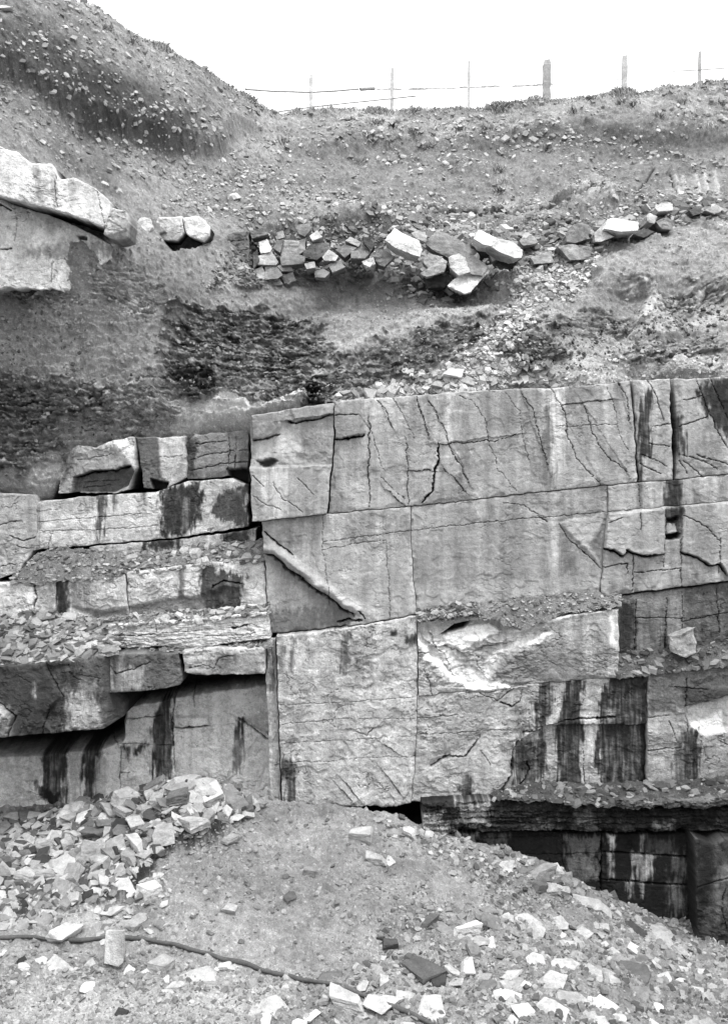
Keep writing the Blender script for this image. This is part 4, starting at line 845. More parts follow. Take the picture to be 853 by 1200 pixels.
# ------------------------------------------------------------------ pale outcrops high on the left
def f_t1(S):
    S.poly([(38, 192), (50, 196), (52, 236), (42, 236)], t=0.50, soft=4, mix=0.7, jag=6); S.drip(60, 68, 196, 240, t=0.60, wet=0, mix=0.6)
    S.crack([(66, 205), (64, 225), (67, 243)], 1.1, 0.2, 0.5); S.crack([(112, 222), (116, 240), (120, 260)], 0.9, 0.1, 0.4)
    S.drip(80, 86, 210, 244, t=0.58, wet=0, mix=0.5); S.poly([(-60, 180), (30, 185), (30, 225), (-60, 215)], t=0.82, soft=10, mix=0.5)
    g = sstep(100, 130, S.x); S.d += 0.3*g
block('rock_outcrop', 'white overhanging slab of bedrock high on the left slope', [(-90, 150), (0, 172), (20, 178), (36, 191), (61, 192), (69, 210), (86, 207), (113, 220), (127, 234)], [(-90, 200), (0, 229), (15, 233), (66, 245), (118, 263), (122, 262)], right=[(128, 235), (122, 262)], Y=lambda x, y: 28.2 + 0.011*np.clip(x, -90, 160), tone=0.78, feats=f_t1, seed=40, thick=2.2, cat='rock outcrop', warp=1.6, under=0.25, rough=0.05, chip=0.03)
block('rock_outcrop', 'small pale broken end of the white overhanging slab', [(124, 258), (133, 244), (146, 246)], [(121, 274), (134, 279), (147, 275)], right=[(147, 246), (151, 260), (147, 275)], left=[(126, 254), (121, 274)], Y=29.6, tone=0.66, seed=41, thick=1.2, cat='rock outcrop', res=0.7, chip=0.15, edge=0.04)
def f_t2(S):
    S.poly([(12, 231), (66, 241), (118, 260), (134, 272), (128, 284), (108, 272), (66, 253), (16, 238)], d=1.3, t=0.14, soft=2)  # deep gap under the white slab, its shadow painted in as near-black tone
    S.crack([(18, 240), (20, 262), (17, 285)], 0.8, 0.1, 0.4); S.crack([(0, 292), (14, 291)], 1.4, 0.2, 0.6); S.poly([(30, 290), (130, 285), (130, 296), (70, 303), (30, 300)], t=0.60, soft=4)
    S.poly([(90, 276), (102, 277), (102, 281), (92, 280)], d=0.1, t=0.3, soft=1); S.poly([(-60, 225), (12, 232), (14, 244), (-60, 238)], d=-0.3, t=0.8, soft=2)
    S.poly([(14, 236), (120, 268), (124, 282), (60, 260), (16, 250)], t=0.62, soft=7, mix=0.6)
    S.crack([(0, 240), (14, 246)], 1.8, 0.3, 0.7); S.crack([(62, 305), (60, 330)], 0.9, 0.12, 0.4)
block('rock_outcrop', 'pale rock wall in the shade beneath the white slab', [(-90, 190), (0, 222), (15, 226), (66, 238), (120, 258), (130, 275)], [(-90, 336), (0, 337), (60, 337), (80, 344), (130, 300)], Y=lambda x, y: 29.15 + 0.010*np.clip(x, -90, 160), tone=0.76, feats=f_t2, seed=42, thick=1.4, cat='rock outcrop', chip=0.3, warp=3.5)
def f_o1(S):
    S.poly([(180, 268), (216, 268), (216, 284), (180, 284)], t=0.58, soft=5, mix=0.6)
block('rock_outcrop', 'rounded pale half-block left of the gap above a dark hollow', [(181, 262), (186, 255), (212, 253)], [(182, 274), (187, 281), (208, 282), (215, 272)], left=[(183, 258), (180, 266), (183, 276)], right=[(213, 253), (216, 271)], Y=32.9, tone=0.78, feats=f_o1, seed=43, thick=1.0, cat='rock outcrop', res=0.6, edge=0.03, chip=0.04, warp=0.8, under=0.3)
block('rock_outcrop', 'pale half-block right of the gap above a dark hollow', [(214.5, 255), (233, 253), (243, 260)], [(218, 273), (222, 277), (238, 282.5), (245, 276)], left=[(214.5, 255), (218, 272)], right=[(241, 257), (246, 264), (245, 276)], Y=32.95, tone=0.76, seed=44, thick=1.0, cat='rock outcrop', res=0.6, edge=0.03, chip=0.04, warp=0.8, under=0.3)
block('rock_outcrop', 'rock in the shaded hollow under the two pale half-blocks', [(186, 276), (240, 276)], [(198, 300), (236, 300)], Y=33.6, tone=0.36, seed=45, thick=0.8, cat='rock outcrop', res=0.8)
def f_p1(S):
    for c in ([(256, 298), (292, 292)], [(262, 310), (292, 304)], [(250, 286), (292, 280)]): S.crack(c, 1.0, 0.12, 0.4)
block('rock_outcrop', 'slanted grey layered block left of the broken stones', [(246, 287), (268, 274), (291, 270)], [(250, 298), (262, 312), (268, 316), (292, 318)], left=[(246, 287), (254, 300), (262, 314)], Y=34.1, tone=0.48, feats=f_p1, seed=46, thick=1.0, cat='rock outcrop', res=0.7)

# ------------------------------------------------------------------ loose gravel lying on the ledges
def scree(label, top, bot, Y0, Y1, tone=0.62, seed=0, lump=0.07, left=None, right=None):
    nv = max(8, int(max(b[1] for b in bot)-min(t[1] for t in top))); nu = int(top[-1][0]-top[0][0])
    v = np.linspace(0, 1, nv)[:, None]; PX = np.linspace(top[0][0], top[-1][0], nu)[None, :] + 0*v
    q = np.stack([PX/9., 0*PX, 0*PX], -1); wob = fbm(q, 1, 4, off=seed*2.3+1)
    PY = (pl(PX, top) + 4*wob[::-1])*(1-v) + (pl(PX, bot) + 6*wob - 1.5)*v
    y0 = Y0(PX) if callable(Y0) else Y0; y1 = Y1(PX) if callable(Y1) else Y1
    Yb = y0 + (y1-y0)*v
    P = W(PX, PY, Yb); S = Surf(PX, PY)
    S.t[:] = tone; S.t += 0.08*fbm(P, 1.5, 4, off=seed)
    S.d += lump*(fbm(P, 1.4, 3, off=seed+3) + 0.7*fbm(P, 4, 3, off=seed+5))
    c = fbm(P, 6, 3, off=seed+9); S.d -= 0.06*np.clip(c-0.15, 0, 1)/0.5; S.t += 0.12*np.clip(c-0.2, 0, 1)/0.4
    P[..., 2] -= S.d
    o = link_mesh('gravel', P.reshape(-1, 3), grid_faces(*PX.shape), S.t.ravel(), 0*S.t.ravel(), M_SOIL)
    props(o, label, kind='stuff'); keep(o.name, PX, PY, P); return o.name

G1 = scree('grey gravel bench between the pale bed and the second ledge', [(15, 668), (45, 648), (75, 641), (110, 643), (170, 648), (300, 632), (312, 630)], [(15, 684), (60, 684), (90, 681), (128, 682), (150, 676), (240, 665), (312, 660)], 31.0, 30.38, tone=0.56, seed=1)
G2 = scree('pale gravel apron spread over the top of the dark overhang', [(-90, 728), (0, 724), (40, 715), (66, 714), (90, 720), (128, 725), (140, 726)], [(-90, 796), (0, 785), (52, 781), (120, 773), (140, 770)], 30.5, 28.88, tone=0.60, seed=2)
G3 = scree('stony strip on top of the pale slab ledge', [(120, 724), (151, 721), (223, 714), (316, 709)], [(120, 737), (183, 733), (316, 722)], 30.35, 29.72, tone=0.62, seed=3)
G3b = scree('broken shale under the pale slab ledge', [(150, 757), (230, 757), (318, 746)], [(150, 768), (215, 766), (318, 762)], 30.1, 29.35, tone=0.55, seed=13)
G4 = scree('gravel lying above the white shell-shaped fracture', [(505, 714), (560, 706), (640, 699), (700, 694), (728, 697)], [(505, 729), (560, 727), (580, 728), (600, 738), (614, 741), (641, 728), (669, 721), (704, 716), (728, 713)], 30.05, 29.84, tone=0.60, seed=4)
G5 = scree('rubble ledge around the upright stone', [(722, 764), (760, 762), (853, 750), (955, 742)], [(722, 797), (758, 792), (790, 788), (853, 782), (955, 775)], 30.15, 29.8, tone=0.46, seed=5)
G6 = scree('rubble ledge below the black wet stains', [(578, 930), (620, 916), (700, 918), (790, 914), (853, 908), (955, 904)], [(578, 939), (640, 941), (726, 947), (800, 941), (853, 938), (955, 936)], 29.85, 29.1, tone=0.40, seed=6)
G7 = scree('broken bed of small stones along the top of the middle course seam', [(488, 716), (530, 708), (560, 706)], [(488, 730), (530, 724), (560, 722)], 30.05, 29.8, tone=0.5, seed=7)

# ------------------------------------------------------------------ loose stones
def hull_mesh(pts, bevel=0.03, sub=0):
    bm = bmesh.new()
    for p in pts: bm.verts.new(p)
    r = bmesh.ops.convex_hull(bm, input=bm.verts)
    junk = [g for g in r.get('geom_interior', []) + r.get('geom_unused', []) if isinstance(g, bmesh.types.BMVert)]
    bmesh.ops.delete(bm, geom=list(set(junk)), context='VERTS')
    bmesh.ops.dissolve_limit(bm, angle_limit=math.radians(9), verts=bm.verts, edges=bm.edges)
    if bevel: bmesh.ops.bevel(bm, geom=list(bm.edges), offset=bevel, segments=1, affect='EDGES', clamp_overlap=True)
    bmesh.ops.triangulate(bm, faces=bm.faces)
    bmesh.ops.recalc_face_normals(bm, faces=bm.faces)
    V = np.array([v.co for v in bm.verts]); Fc = np.array([[v.index for v in f.verts] for f in bm.faces])
    bm.free(); return V, Fc

def rock_proto(kind, rnd):
    """a joint-bounded fragment: straight-sided outline, flat parallel bedding faces, sides a little out of square"""
    n = rnd.choice([4, 4, 4, 5, 5, 6]) if kind != 'block' else rnd.choice([4, 4, 5])
    th = {'slab': rnd.uniform(0.12, 0.2), 'chunk': rnd.uniform(0.26, 0.4), 'block': rnd.uniform(0.4, 0.55)}[kind]
    asp = rnd.uniform(0.5, 0.9)
    ang = sorted((i + rnd.uniform(-0.33, 0.33))*2*math.pi/n for i in range(n))
    sx, sy = rnd.uniform(-.14, .14), rnd.uniform(-.14, .14)
    tz = rnd.uniform(-.25, .25)*th; tw = rnd.uniform(-.2, .2)*th
    pts = []
    for a in ang:
        r = rnd.uniform(0.8, 1.15)*0.56
        x, y = r*math.cos(a), r*math.sin(a)*asp
        pts.append((x + sx, y + sy, th/2 + tz*x + tw*y*2))
        k = rnd.uniform(0.92, 1.12)
        pts.append((x*k - sx, y*k - sy, -th/2 + rnd.uniform(-0.1, 0.1)*th))
        if rnd.random() < 0.35:      # a chipped corner
            pts[-2] = (pts[-2][0]*0.8, pts[-2][1]*0.8, pts[-2][2]); pts.append((x + sx*0.2, y + sy*0.2, th*rnd.uniform(-0.1, 0.25)))
    return hull_mesh(pts, 0.007)

RP = random.Random(12)
PROTO = {k: [rock_proto(k, RP) for _ in range(12)] for k in ('slab', 'chunk', 'block')}
PMESH = {}
def weathered(V, Fc, rough, seed, cell=0.055, split=0.0):
    """cut a fragment into small faces and give it chips, splits along the bedding and uneven tone"""
    bm = bmesh.new(); vs = [bm.verts.new(v) for v in V]
    for f in Fc:
        try: bm.faces.new([vs[i] for i in f])
        except ValueError: pass
    for _ in range(5):
        L = [e for e in bm.edges if e.calc_length() > cell*1.5]
        if not L: break
        bmesh.ops.subdivide_edges(bm, edges=L, cuts=1); bmesh.ops.triangulate(bm, faces=bm.faces)
    bm.normal_update(); bm.verts.index_update()
    V = np.array([v.co for v in bm.verts]); Nn = np.array([v.normal for v in bm.verts])
    Fc = np.array([[v.index for v in f.verts] for f in bm.faces]); bm.free()
    o = seed*7.31
    k = 1.0/max(cell, 1e-3)*0.055
    n = 0.6*fbm(V*k, 3.0, 3, off=o) + 0.5*fbm(V*k, (5, 5, 22), 3, off=o+3, gain=0.6)
    st = np.floor(fbm(V*k, (2.2, 2.2, 9), 2, off=o+8)*4)/4.0
    side = 1 - np.abs(Nn[:, 2:3])
    return V + Nn*(rough*n[:, None]) + Nn*(rough*0.9*st[:, None])*side, Fc
def proto_mesh(kind, i):
    if (kind, i) not in PMESH:
        V, Fc = PROTO[kind][i]
        V, Fc = weathered(V, Fc, 0.045, i + 13*len(kind))
        T = 1.0 + 0.35*fbm(V, (3, 3, 5), 4, off=i*3.3) + 0.25*fbm(V, (8, 8, 20), 3, off=i*5.1)
        o = link_mesh('stone', V, Fc, T, np.zeros(len(V)), M_STONE, smooth=False, base=False, raw=True)
        PMESH[(kind, i)] = o.data; bpy.data.objects.remove(o)
    return PMESH[(kind, i)]

def lookup(name, px, py):
    PX, PY, P, n = SAMPLES[name]
    j = int(np.clip(np.searchsorted(PX[0], px), 0, PX.shape[1]-1))
    i = int(np.argmin(np.abs(PY[:, j] - py)))
    return P[i, j], n[i, j]

def orient(n, yaw, tilt, rnd, lie=0.0):
    z = (Vector(n).normalized()*(1-lie) + Vector((0, 0, 1))*lie).normalized()
    z = (z*(1-tilt) + Vector((rnd.uniform(-1, 1), rnd.uniform(-1, 0.3), rnd.uniform(0, 1)))*tilt).normalized()
    q = z.to_track_quat('Z', 'Y')
    return (q @ Euler((0, 0, yaw)).to_quaternion())

ALL = []
def put_stone(name, sheet, px, py, wpx, label, cat='stone', group=None, kind='chunk', tone=0.7, yaw=None, tilt=0.25, sink=0.25, i=None, rnd=RP, sc=(1, 1, 1)):
    p, n = lookup(sheet, px, py)
    s = wpx*p[1]/F
    i = rnd.randrange(12) if i is None else i
    o = bpy.data.objects.new(name, proto_mesh(kind, i)); COL.objects.link(o)
    g = float(lin(min(tone, 0.66 + (tone-0.66)*0.6)))/LITS['broken_stone']; o.color = (g, g, g, 1)
    th = {'slab': 0.15, 'chunk': 0.33, 'block': 0.43}[kind]*s*sc[2]
    o.rotation_mode = 'QUATERNION'
    o.rotation_quaternion = orient(n, rnd.uniform(0, 6.28) if yaw is None else yaw, tilt, rnd, 0.65 if sheet == 'ground' else 0.2)
    o.location = Vector(p) + Vector(n)*(th*(0.5-sink))
    o.scale = (s*sc[0], s*sc[1], s*sc[2])
    props(o, label, cat, group); ALL.append((px, py, wpx)); return o

def inside(poly, x, y): return poly_sd(np.array([float(x)]), np.array([float(y)]), poly)[0] > 0
def points_in(poly, n, rnd, mind=0):
    xs = [p[0] for p in poly]; ys = [p[1] for p in poly]; out = []; tries = 0
    while len(out) < n and tries < n*60:
        tries += 1
        x, y = rnd.uniform(min(xs), max(xs)), rnd.uniform(min(ys), max(ys))
        if inside(poly, x, y) and all((x-a)**2 + ((y-b)*1.4)**2 > mind*mind for a, b in out): out.append((x, y))
    return out

# stones one can single out, each at its own place
single = [  # name, sheet, x, y, width, kind, tone, yaw, label
 ('stone_slab', 'ground', 222, 916, 44, 'slab', 0.72, 0.1, 'pale flat slab capping the very top of the heap'),
 ('loose_stone', 'ground', 216, 925, 36, 'block', 0.72, 0.6, 'blocky stone just below the capping slab of the heap'),
 ('loose_stone', 'ground', 238, 926, 32, 'chunk', 0.72, 2.2, 'wedge-shaped stone right of the capping slab'),
 ('loose_stone', 'ground', 209, 942, 27, 'block', 0.50, 1.6, 'dark upright stone under the top of the heap'),
 ('loose_stone', 'ground', 264, 938, 34, 'chunk', 0.55, 2.6, 'long dark stone leaning on the right side of the heap top'),
 ('loose_stone', 'ground', 240, 944, 30, 'slab', 0.85, 0.3, 'white split stone on the heap below the wedge-shaped stone'),
 ('loose_stone', 'ground', 268, 985, 23, 'chunk', 0.58, 0.4, 'grey stone alone on the bare upper flank of the heap'),
 ('loose_stone', 'ground', 172, 1044, 28, 'block', 0.92, 0.2, 'bright white rounded stone at the right of the stone heap'),
 ('stone_slab', 'ground', 131, 1065, 34, 'slab', 0.90, 1.3, 'white triangular slab lying above the upright marker stone'),
 ('stone_slab', 'ground', 160, 1077, 30, 'slab', 0.76, 0.6, 'flat slab right of the white triangular slab'),
 ('stone_slab', 'ground', 143, 1040, 44, 'slab', 0.84, 2.6, 'long pale slab above the white triangular slab'),
 ('stone_slab', 'ground', 76, 1017, 42, 'chunk', 0.82, 0.9, 'long pale slanting slab in the middle of the stone heap'),
 ('stone_slab', 'ground', 66, 983, 36, 'slab', 0.86, 2.7, 'narrow white slab near the left wall of the heap'),
 ('loose_stone', 'ground', 78, 1093, 42, 'chunk', 0.86, 0.1, 'broad pale boulder behind the left end of the pipe'),
 ('loose_stone', 'ground', 70, 1129, 40, 'chunk', 0.80, 0.1, 'broad pale boulder in front of the left end of the pipe'),
 ('loose_stone', 'ground', 187, 1131, 30, 'block', 0.70, 0.4, 'grey rounded boulder in front of the pipe, beside a split stone'),
 ('loose_stone', 'ground', 168, 1135, 20, 'block', 0.82, 1.4, 'split pale stone left of the grey rounded boulder'),
 ('loose_stone', 'ground', 206, 1152, 22, 'chunk', 0.92, 0.9, 'white angular stone below the grey rounded boulder'),
 ('stone_slab', 'ground', 232, 1145, 44, 'slab', 0.90, 0.5, 'large white angular slab in front of the pipe'),
 ('loose_stone', 'ground', 263, 1128, 20, 'chunk', 0.88, 0.2, 'white cracked stone just under the pipe'),
 ('loose_stone', 'ground', 142, 1187, 15, 'block', 0.30, 0.2, 'small black stone on the pale floor at the bottom'),
 ('loose_stone', 'ground', 25, 1127, 18, 'chunk', 0.25, 0.9, 'small dark stone at the left in front of the pipe'),
 ('stone_slab', 'ground', 322, 1185, 34, 'slab', 0.88, 2.4, 'long white slab in front of the pipe at bottom centre'),
 ('stone_slab', 'ground', 404, 1178, 36, 'chunk', 0.88, 2.0, 'white slab leaning under the pipe near the dark shale'),
 ('stone_slab', 'ground', 444, 1178, 50, 'slab', 0.82, 0.3, 'big flat pale slab crossed by the pipe'),
 ('loose_stone', 'ground', 446, 1152, 24, 'block', 0.70, 0.4, 'blocky grey stone on the big flat slab'),
 ('loose_stone', 'ground', 474, 1166, 28, 'block', 0.76, 0.9, 'rounded pale boulder beside the end of the pipe'),
 ('stone_slab', 'ground', 503, 1184, 56, 'slab', 0.84, 1.0, 'large pale triangular slab below the dark shale sheet'),
 ('stone_slab', 'ground', 495, 1137, 56, 'slab', 0.42, 2.8, 'dark shale sheet propped over paler stones'),
 ('stone_slab', 'ground', 513, 1147, 26, 'slab', 0.28, 2.3, 'dark narrow shale plate at the tip of the propped sheet'),
 ('stone_slab', 'ground', 385, 1144, 36, 'slab', 0.40, 0.1, 'thin dark shale plate beside the pipe'),
 ('stone_slab', 'ground', 440, 1132, 26, 'chunk', 0.72, 0.1, 'grey flat-topped stone behind the propped shale sheet'),
 ('loose_stone', 'ground', 455, 1107, 20, 'block', 0.32, 2.4, 'dark round stone alone on the heap slope'),
 ('loose_stone', 'ground', 500, 1082, 22, 'chunk', 0.40, 0.3, 'dark flat stone beside a pale wedge on the slope'),
 ('stone_slab', 'ground', 518, 1086, 28, 'slab', 0.62, 2.2, 'grey wedge-shaped slab tipped on the slope'),
 ('loose_stone', 'ground', 545, 1091, 28, 'chunk', 0.84, 0.5, 'pale stone right of the grey wedge-shaped slab'),
 ('loose_stone', 'ground', 562, 1081, 17, 'block', 0.36, 0.5, 'small dark cracked stone above the pale stone'),
 ('stone_slab', 'ground', 688, 1062, 38, 'chunk', 0.82, 2.7, 'white oblong slab at the edge of the pit'),
 ('loose_stone', 'ground', 650, 1024, 20, 'block', 0.86, 0.7, 'white rock on the rim of the pit'),
 ('loose_stone', 'ground', 630, 1024, 30, 'chunk', 0.66, 0.2, 'grey rocks half buried at the rim of the pit'),
 ('stone_slab', 'ground', 774, 1098, 44, 'slab', 0.70, 0.1, 'broad flat grey slab near the foot of the pit'),
 ('stone_slab', 'ground', 744, 1090, 26, 'slab', 0.30, 2.2, 'thin dark slab propped beside a pale block'),
 ('loose_stone', 'ground', 748, 1083, 14, 'block', 0.80, 0.3, 'pale block behind the thin dark slab'),
 ('loose_stone', 'ground', 658, 1096, 14, 'block', 0.90, 0.7, 'small white pointed stone on the right slope'),
 ('stone_slab', 'ground', 717, 1110, 18, 'slab', 0.92, 2.7, 'small white slab right of the slope centre'),
 ('stone_slab', 'ground', 724, 1122, 22, 'slab', 0.66, 0.8, 'grey squarish slab below the small white slab'),
 ('stone_slab', 'ground', 697, 1112, 24, 'slab', 0.58, 0.6, 'dull grey slab left of the small white slab'),
 ('stone_slab', 'ground', 647, 1150, 34, 'slab', 0.86, 1.9, 'tall white blade-shaped slab standing in the right foreground'),
 ('stone_slab', 'ground', 673, 1170, 44, 'slab', 0.66, 1.9, 'large grey leaf-shaped slab standing in the right foreground'),
 ('stone_slab', 'ground', 645, 1185, 42, 'slab', 0.80, 1.2, 'pale triangular slab below the blade-shaped slab'),
 ('loose_stone', 'ground', 711, 1178, 40, 'chunk', 0.88, 0.1, 'pale boulder right of the leaf-shaped slab'),
 ('loose_stone', 'ground', 693, 1168, 18, 'block', 0.88, 0.7, 'pale cube-like stone beside the leaf-shaped slab'),
 ('stone_slab', 'ground', 690, 1142, 34, 'slab', 0.68, 0.1, 'flat slab lying above the leaf-shaped slab'),
 ('stone_slab', 'ground', 740, 1139, 44, 'slab', 0.44, 3.1, 'long dark thin slab lying on the right slope'),
 ('stone_slab', 'ground', 747, 1166, 36, 'slab', 0.60, 2.6, 'long grey slab right of the pale boulder'),
 ('stone_slab', 'ground', 775, 1148, 22, 'slab', 0.88, 2.7, 'white oval slab on the right slope'),
 ('loose_stone', 'ground', 798, 1146, 13, 'block', 0.90, 0.3, 'small white round stone at the right'),
 ('stone_slab', 'ground', 828, 1118, 30, 'slab', 0.50, 3.0, 'flat grey slab near the right edge of the floor'),
 ('loose_stone', 'ground', 422, 981, 28, 'block', 0.90, 0.4, 'white stone high on the right flank of the heap'),
 ('stone_slab', 'ground', 456, 1010, 20, 'slab', 0.84, 1.5, 'narrow white slab high on the right flank of the heap'),
 ('loose_stone', 'ground', 440, 1010, 20, 'chunk', 0.72, 2.6, 'grey stone left of the narrow white slab'),
 ('loose_stone', 'ground', 480, 980, 18, 'chunk', 0.80, 0.6, 'pale stone near the crest of the heap beside the cavity'),
 ('loose_stone', 'ground', 592, 1011, 20, 'slab', 0.84, 0.3, 'pale stone on the shoulder of the heap'),
 ('loose_stone', 'ground', 530, 1020, 18, 'slab', 0.72, 0.3, 'thin grey stone on the shoulder of the heap'),
 ('loose_stone', 'ground', 268, 1067, 20, 'chunk', 0.82, 0.4, 'pale stone in the middle of the bare heap'),
 ('loose_stone', 'ground', 362, 1023, 16, 'block', 0.50, 0.4, 'dark stone in the hollow of the heap'),
 ('loose_stone', 'ground', 340, 1052, 16, 'slab', 0.40, 0.4, 'dark flat stone near the centre of the heap'),
]
for nm, sh, x, y, w, kd, t, yw, lb in single:
    o = put_stone(nm, sh, x, y, w*1.06, lb, 'slab' if nm == 'stone_slab' else 'stone', kind=kd, tone=t, yaw=yw, tilt=0.16, sink=0.2, i=(int(x)*7+int(y)) % 12)

# the heap of rubble under the left overhang
heap = [(-20, 965), (60, 953), (120, 934), (190, 912), (225, 908), (275, 928), (300, 945), (250, 962), (190, 985), (180, 1005), (150, 1020), (140, 1050), (110, 1045), (60, 1062), (20, 1075), (-20, 1080)]
RH = random.Random(5)
n_heap = 0
for x, y in points_in(heap, 150, RH, 10.5):
    if any((x-a)**2+(y-b)**2 < 120 for a, b, _ in ALL[:80]): continue
    w = RH.choice([16, 18, 20, 22, 24, 27, 30, 35])
    put_stone('loose_stone', 'ground', x, y, w, 'angular grey stone in the rubble heap below the left overhang', group='stones heaped below the left overhang',
              kind=RH.choice(['slab', 'chunk', 'chunk', 'block']), tone=RH.choice([0.46, 0.56, 0.64, 0.7, 0.74, 0.78, 0.82]), tilt=0.34, sink=0.05, rnd=RH, sc=(1.0, 0.85, 0.85)); n_heap += 1
# foreground and right slope
RG = random.Random(9)
areas = [([(560, 1060), (700, 1085), (860, 1125), (860, 1210), (600, 1210), (540, 1130)], 80, 14, (14, 32), 'flat shale fragment strewn over the right foreground slope', 'shale fragments on the right foreground slope'),
         ([(290, 1150), (380, 1130), (540, 1130), (600, 1205), (290, 1210)], 30, 14, (10, 24), 'pale stone fragment in the bottom centre foreground', 'stone fragments in the bottom centre foreground'),
         ([(0, 1112), (260, 1120), (300, 1150), (260, 1165), (0, 1150)], 20, 15, (9, 20), 'pale stone fragment in front of the pipe at lower left', 'stone fragments in front of the pipe at lower left')]
for poly, n, md, (a, b), lb, gp in areas:
    for x, y in points_in(poly, n, RG, md):
        if any((x-p)**2+(y-q)**2 < (0.45*ww)**2 for p, q, ww in ALL[:70]): continue
        put_stone('loose_stone', 'ground', x, y, RG.uniform(a, b), lb, group=gp, kind=RG.choice(['slab', 'slab', 'slab', 'chunk']), tone=RG.choice([0.5, 0.62, 0.74, 0.82, 0.88, 0.92]), tilt=0.3, sink=0.2, rnd=RG)
# stones on the ledges
ledge = [(G1, [(150, 650), (220, 640), (305, 632), (308, 655), (240, 660), (160, 668)], 26, 7, (6, 15), 'broken stone on the gravel bench left of the main corner', 'broken stones on the upper gravel bench'),
         (G2, [(20, 728), (130, 730), (130, 768), (10, 778)], 26, 9, (7, 18), 'broken stone on the gravel apron above the dark overhang', 'broken stones on the gravel apron'),
         (G3, [(130, 728), (220, 716), (312, 711), (312, 720), (200, 730)], 20, 6, (8, 16), 'flat stone lying on the pale slab ledge', 'flat stones on the pale slab ledge')]
RL = random.Random(21)
for sh, poly, n, md, (a, b), lb, gp in ledge:
    for x, y in points_in(poly, n, RL, md):
        put_stone('loose_stone', sh, x, y, RL.uniform(a, b), lb, group=gp, kind=RL.choice(['slab', 'chunk', 'chunk']), tone=RL.choice([0.6, 0.7, 0.8, 0.88]), tilt=0.3, sink=0.1, rnd=RL)

for x, y in points_in([(592, 1012), (640, 1018), (700, 1046), (716, 1062), (690, 1062), (630, 1042)], 16, RL, 9):
    put_stone('loose_stone', 'ground', x, y, RL.uniform(12, 22), 'grey broken rock piled on the rim of the pit', group='rocks on the rim of the pit', kind=RL.choice(['chunk', 'block']), tone=RL.choice([0.45, 0.58, 0.66, 0.78]), tilt=0.4, sink=0.1, rnd=RL)

# blocks with a form of their own: hulls through surveyed corners (x, y, how far forward in metres)
def hull_rock(name, label, pts, Y, back=0.6, tone=0.66, cat='stone slab', rough=0.075, group=None, seed=0, shrink=0.85, grow=1.0):
    if name in ('broken_stone', 'bank_stone', 'stone_slab'): Y = Y + 0.22
    mx = sum(p[0] for p in pts)/len(pts); my = sum(p[1] for p in pts)/len(pts)
    P = [W(mx+(x-mx)*grow, my+(y-my)*grow, Y - f) for x, y, f in pts]
    c = np.mean(P, axis=0)
    B = []
    for p in P:
        q = c + (p-c)*shrink; q[1] = Y + back; B.append(q)
    V, Fc = hull_mesh([tuple(p) for p in P+B], 0.006)
    V, Fc = weathered(V, Fc, rough, seed, cell=0.07)
    T = tone - 0.03 + 0.16*fbm(V, 1.6, 4, off=seed) + 0.10*fbm(V, (5, 5, 12), 3, off=seed+5)
    o = link_mesh(name, V, Fc, T, 0*T, M_ROCK, smooth=False)
    return props(o, label, cat, group)

hull_rock('upright_stone', 'small upright split stone standing on the right ledge', [(784, 746, 0.1), (803, 737, 0.05), (813, 735, -0.1), (816, 765, -0.1), (804, 771, 0.1), (796, 768, 0.3), (785, 763, 0.1), (797, 744, 0.25)], 29.85, 0.35, 0.66, cat='stone')
hull_rock('marker_stone', 'upright pale oblong stone over which the pipe passes', [(124, 1091, 0), (146, 1091, 0), (145, 1128, 0.1), (139, 1133, 0.1), (122, 1129, 0.1)], 22.75, 0.2, 0.74, cat='stone', rough=0.02)
def Z(ox, oy, f, L): return [(ox+a/f, oy+b/f, c) for a, b, c in L]
zA = lambda L: Z(420, 220, 4.265, L); zB = lambda L: Z(240, 220, 4.265, L); zC = lambda L: Z(600, 190, 3.372, L)
TS = 34.2
hull_rock('stone_slab', 'large white-topped slab tilting down to the right among broken beds', zA([(130, 260, .3), (180, 205, 0), (300, 265, 0), (322, 310, .1), (308, 345, .3), (262, 332, .45), (185, 300, .45), (240, 275, .4)]), TS-.3, 0.8, 0.80, seed=1)
hull_rock('stone_slab', 'dark triangular block below the left end of the white-topped slab', zA([(70, 345, .1), (110, 305, .1), (185, 345, .1), (130, 392, .3), (100, 385, .2)]), TS-.2, 0.6, 0.50, seed=2)
hull_rock('stone_slab', 'small white stone left of the dark triangular block', zA([(20, 380, .1), (50, 355, 0), (78, 370, .1), (55, 395, .2)]), TS-.3, 0.3, 0.84, seed=3)
hull_rock('stone_slab', 'broad dull grey slab lying between two white slabs', zA([(330, 280, 0), (390, 215, -.3), (470, 240, -.3), (600, 320, .1), (560, 350, .4), (450, 350, .4), (370, 310, .3)]), TS+.2, 0.8, 0.52, seed=4)
hull_rock('stone_slab', 'small pale stone behind the white-topped slab', zA([(260, 225, .1), (300, 210, 0), (345, 240, 0), (335, 270, .2), (290, 255, .2)]), TS+.2, 0.4, 0.66, seed=5)
hull_rock('stone_slab', 'white split slab at the left end of the long tilted bed', zA([(572, 252, .3), (600, 212, 0), (690, 246, 0), (672, 292, .35), (620, 282, .45)]), TS-.6, 0.8, 0.82, seed=6)
hull_rock('stone_slab', 'long tilted slab with a shaded underside', zA([(640, 285, .35), (690, 250, .1), (770, 270, 0), (828, 312, 0), (812, 350, .25), (780, 352, .35), (700, 318, .45)]), TS-.6, 0.9, 0.72, seed=7)
hull_rock('stone_slab', 'pale jagged block standing at the middle of the slab pile', zA([(450, 350, .3), (500, 328, .1), (535, 345, .2), (560, 420, .4), (500, 440, .45), (460, 400, .4)]), TS-.6, 0.6, 0.72, seed=8)
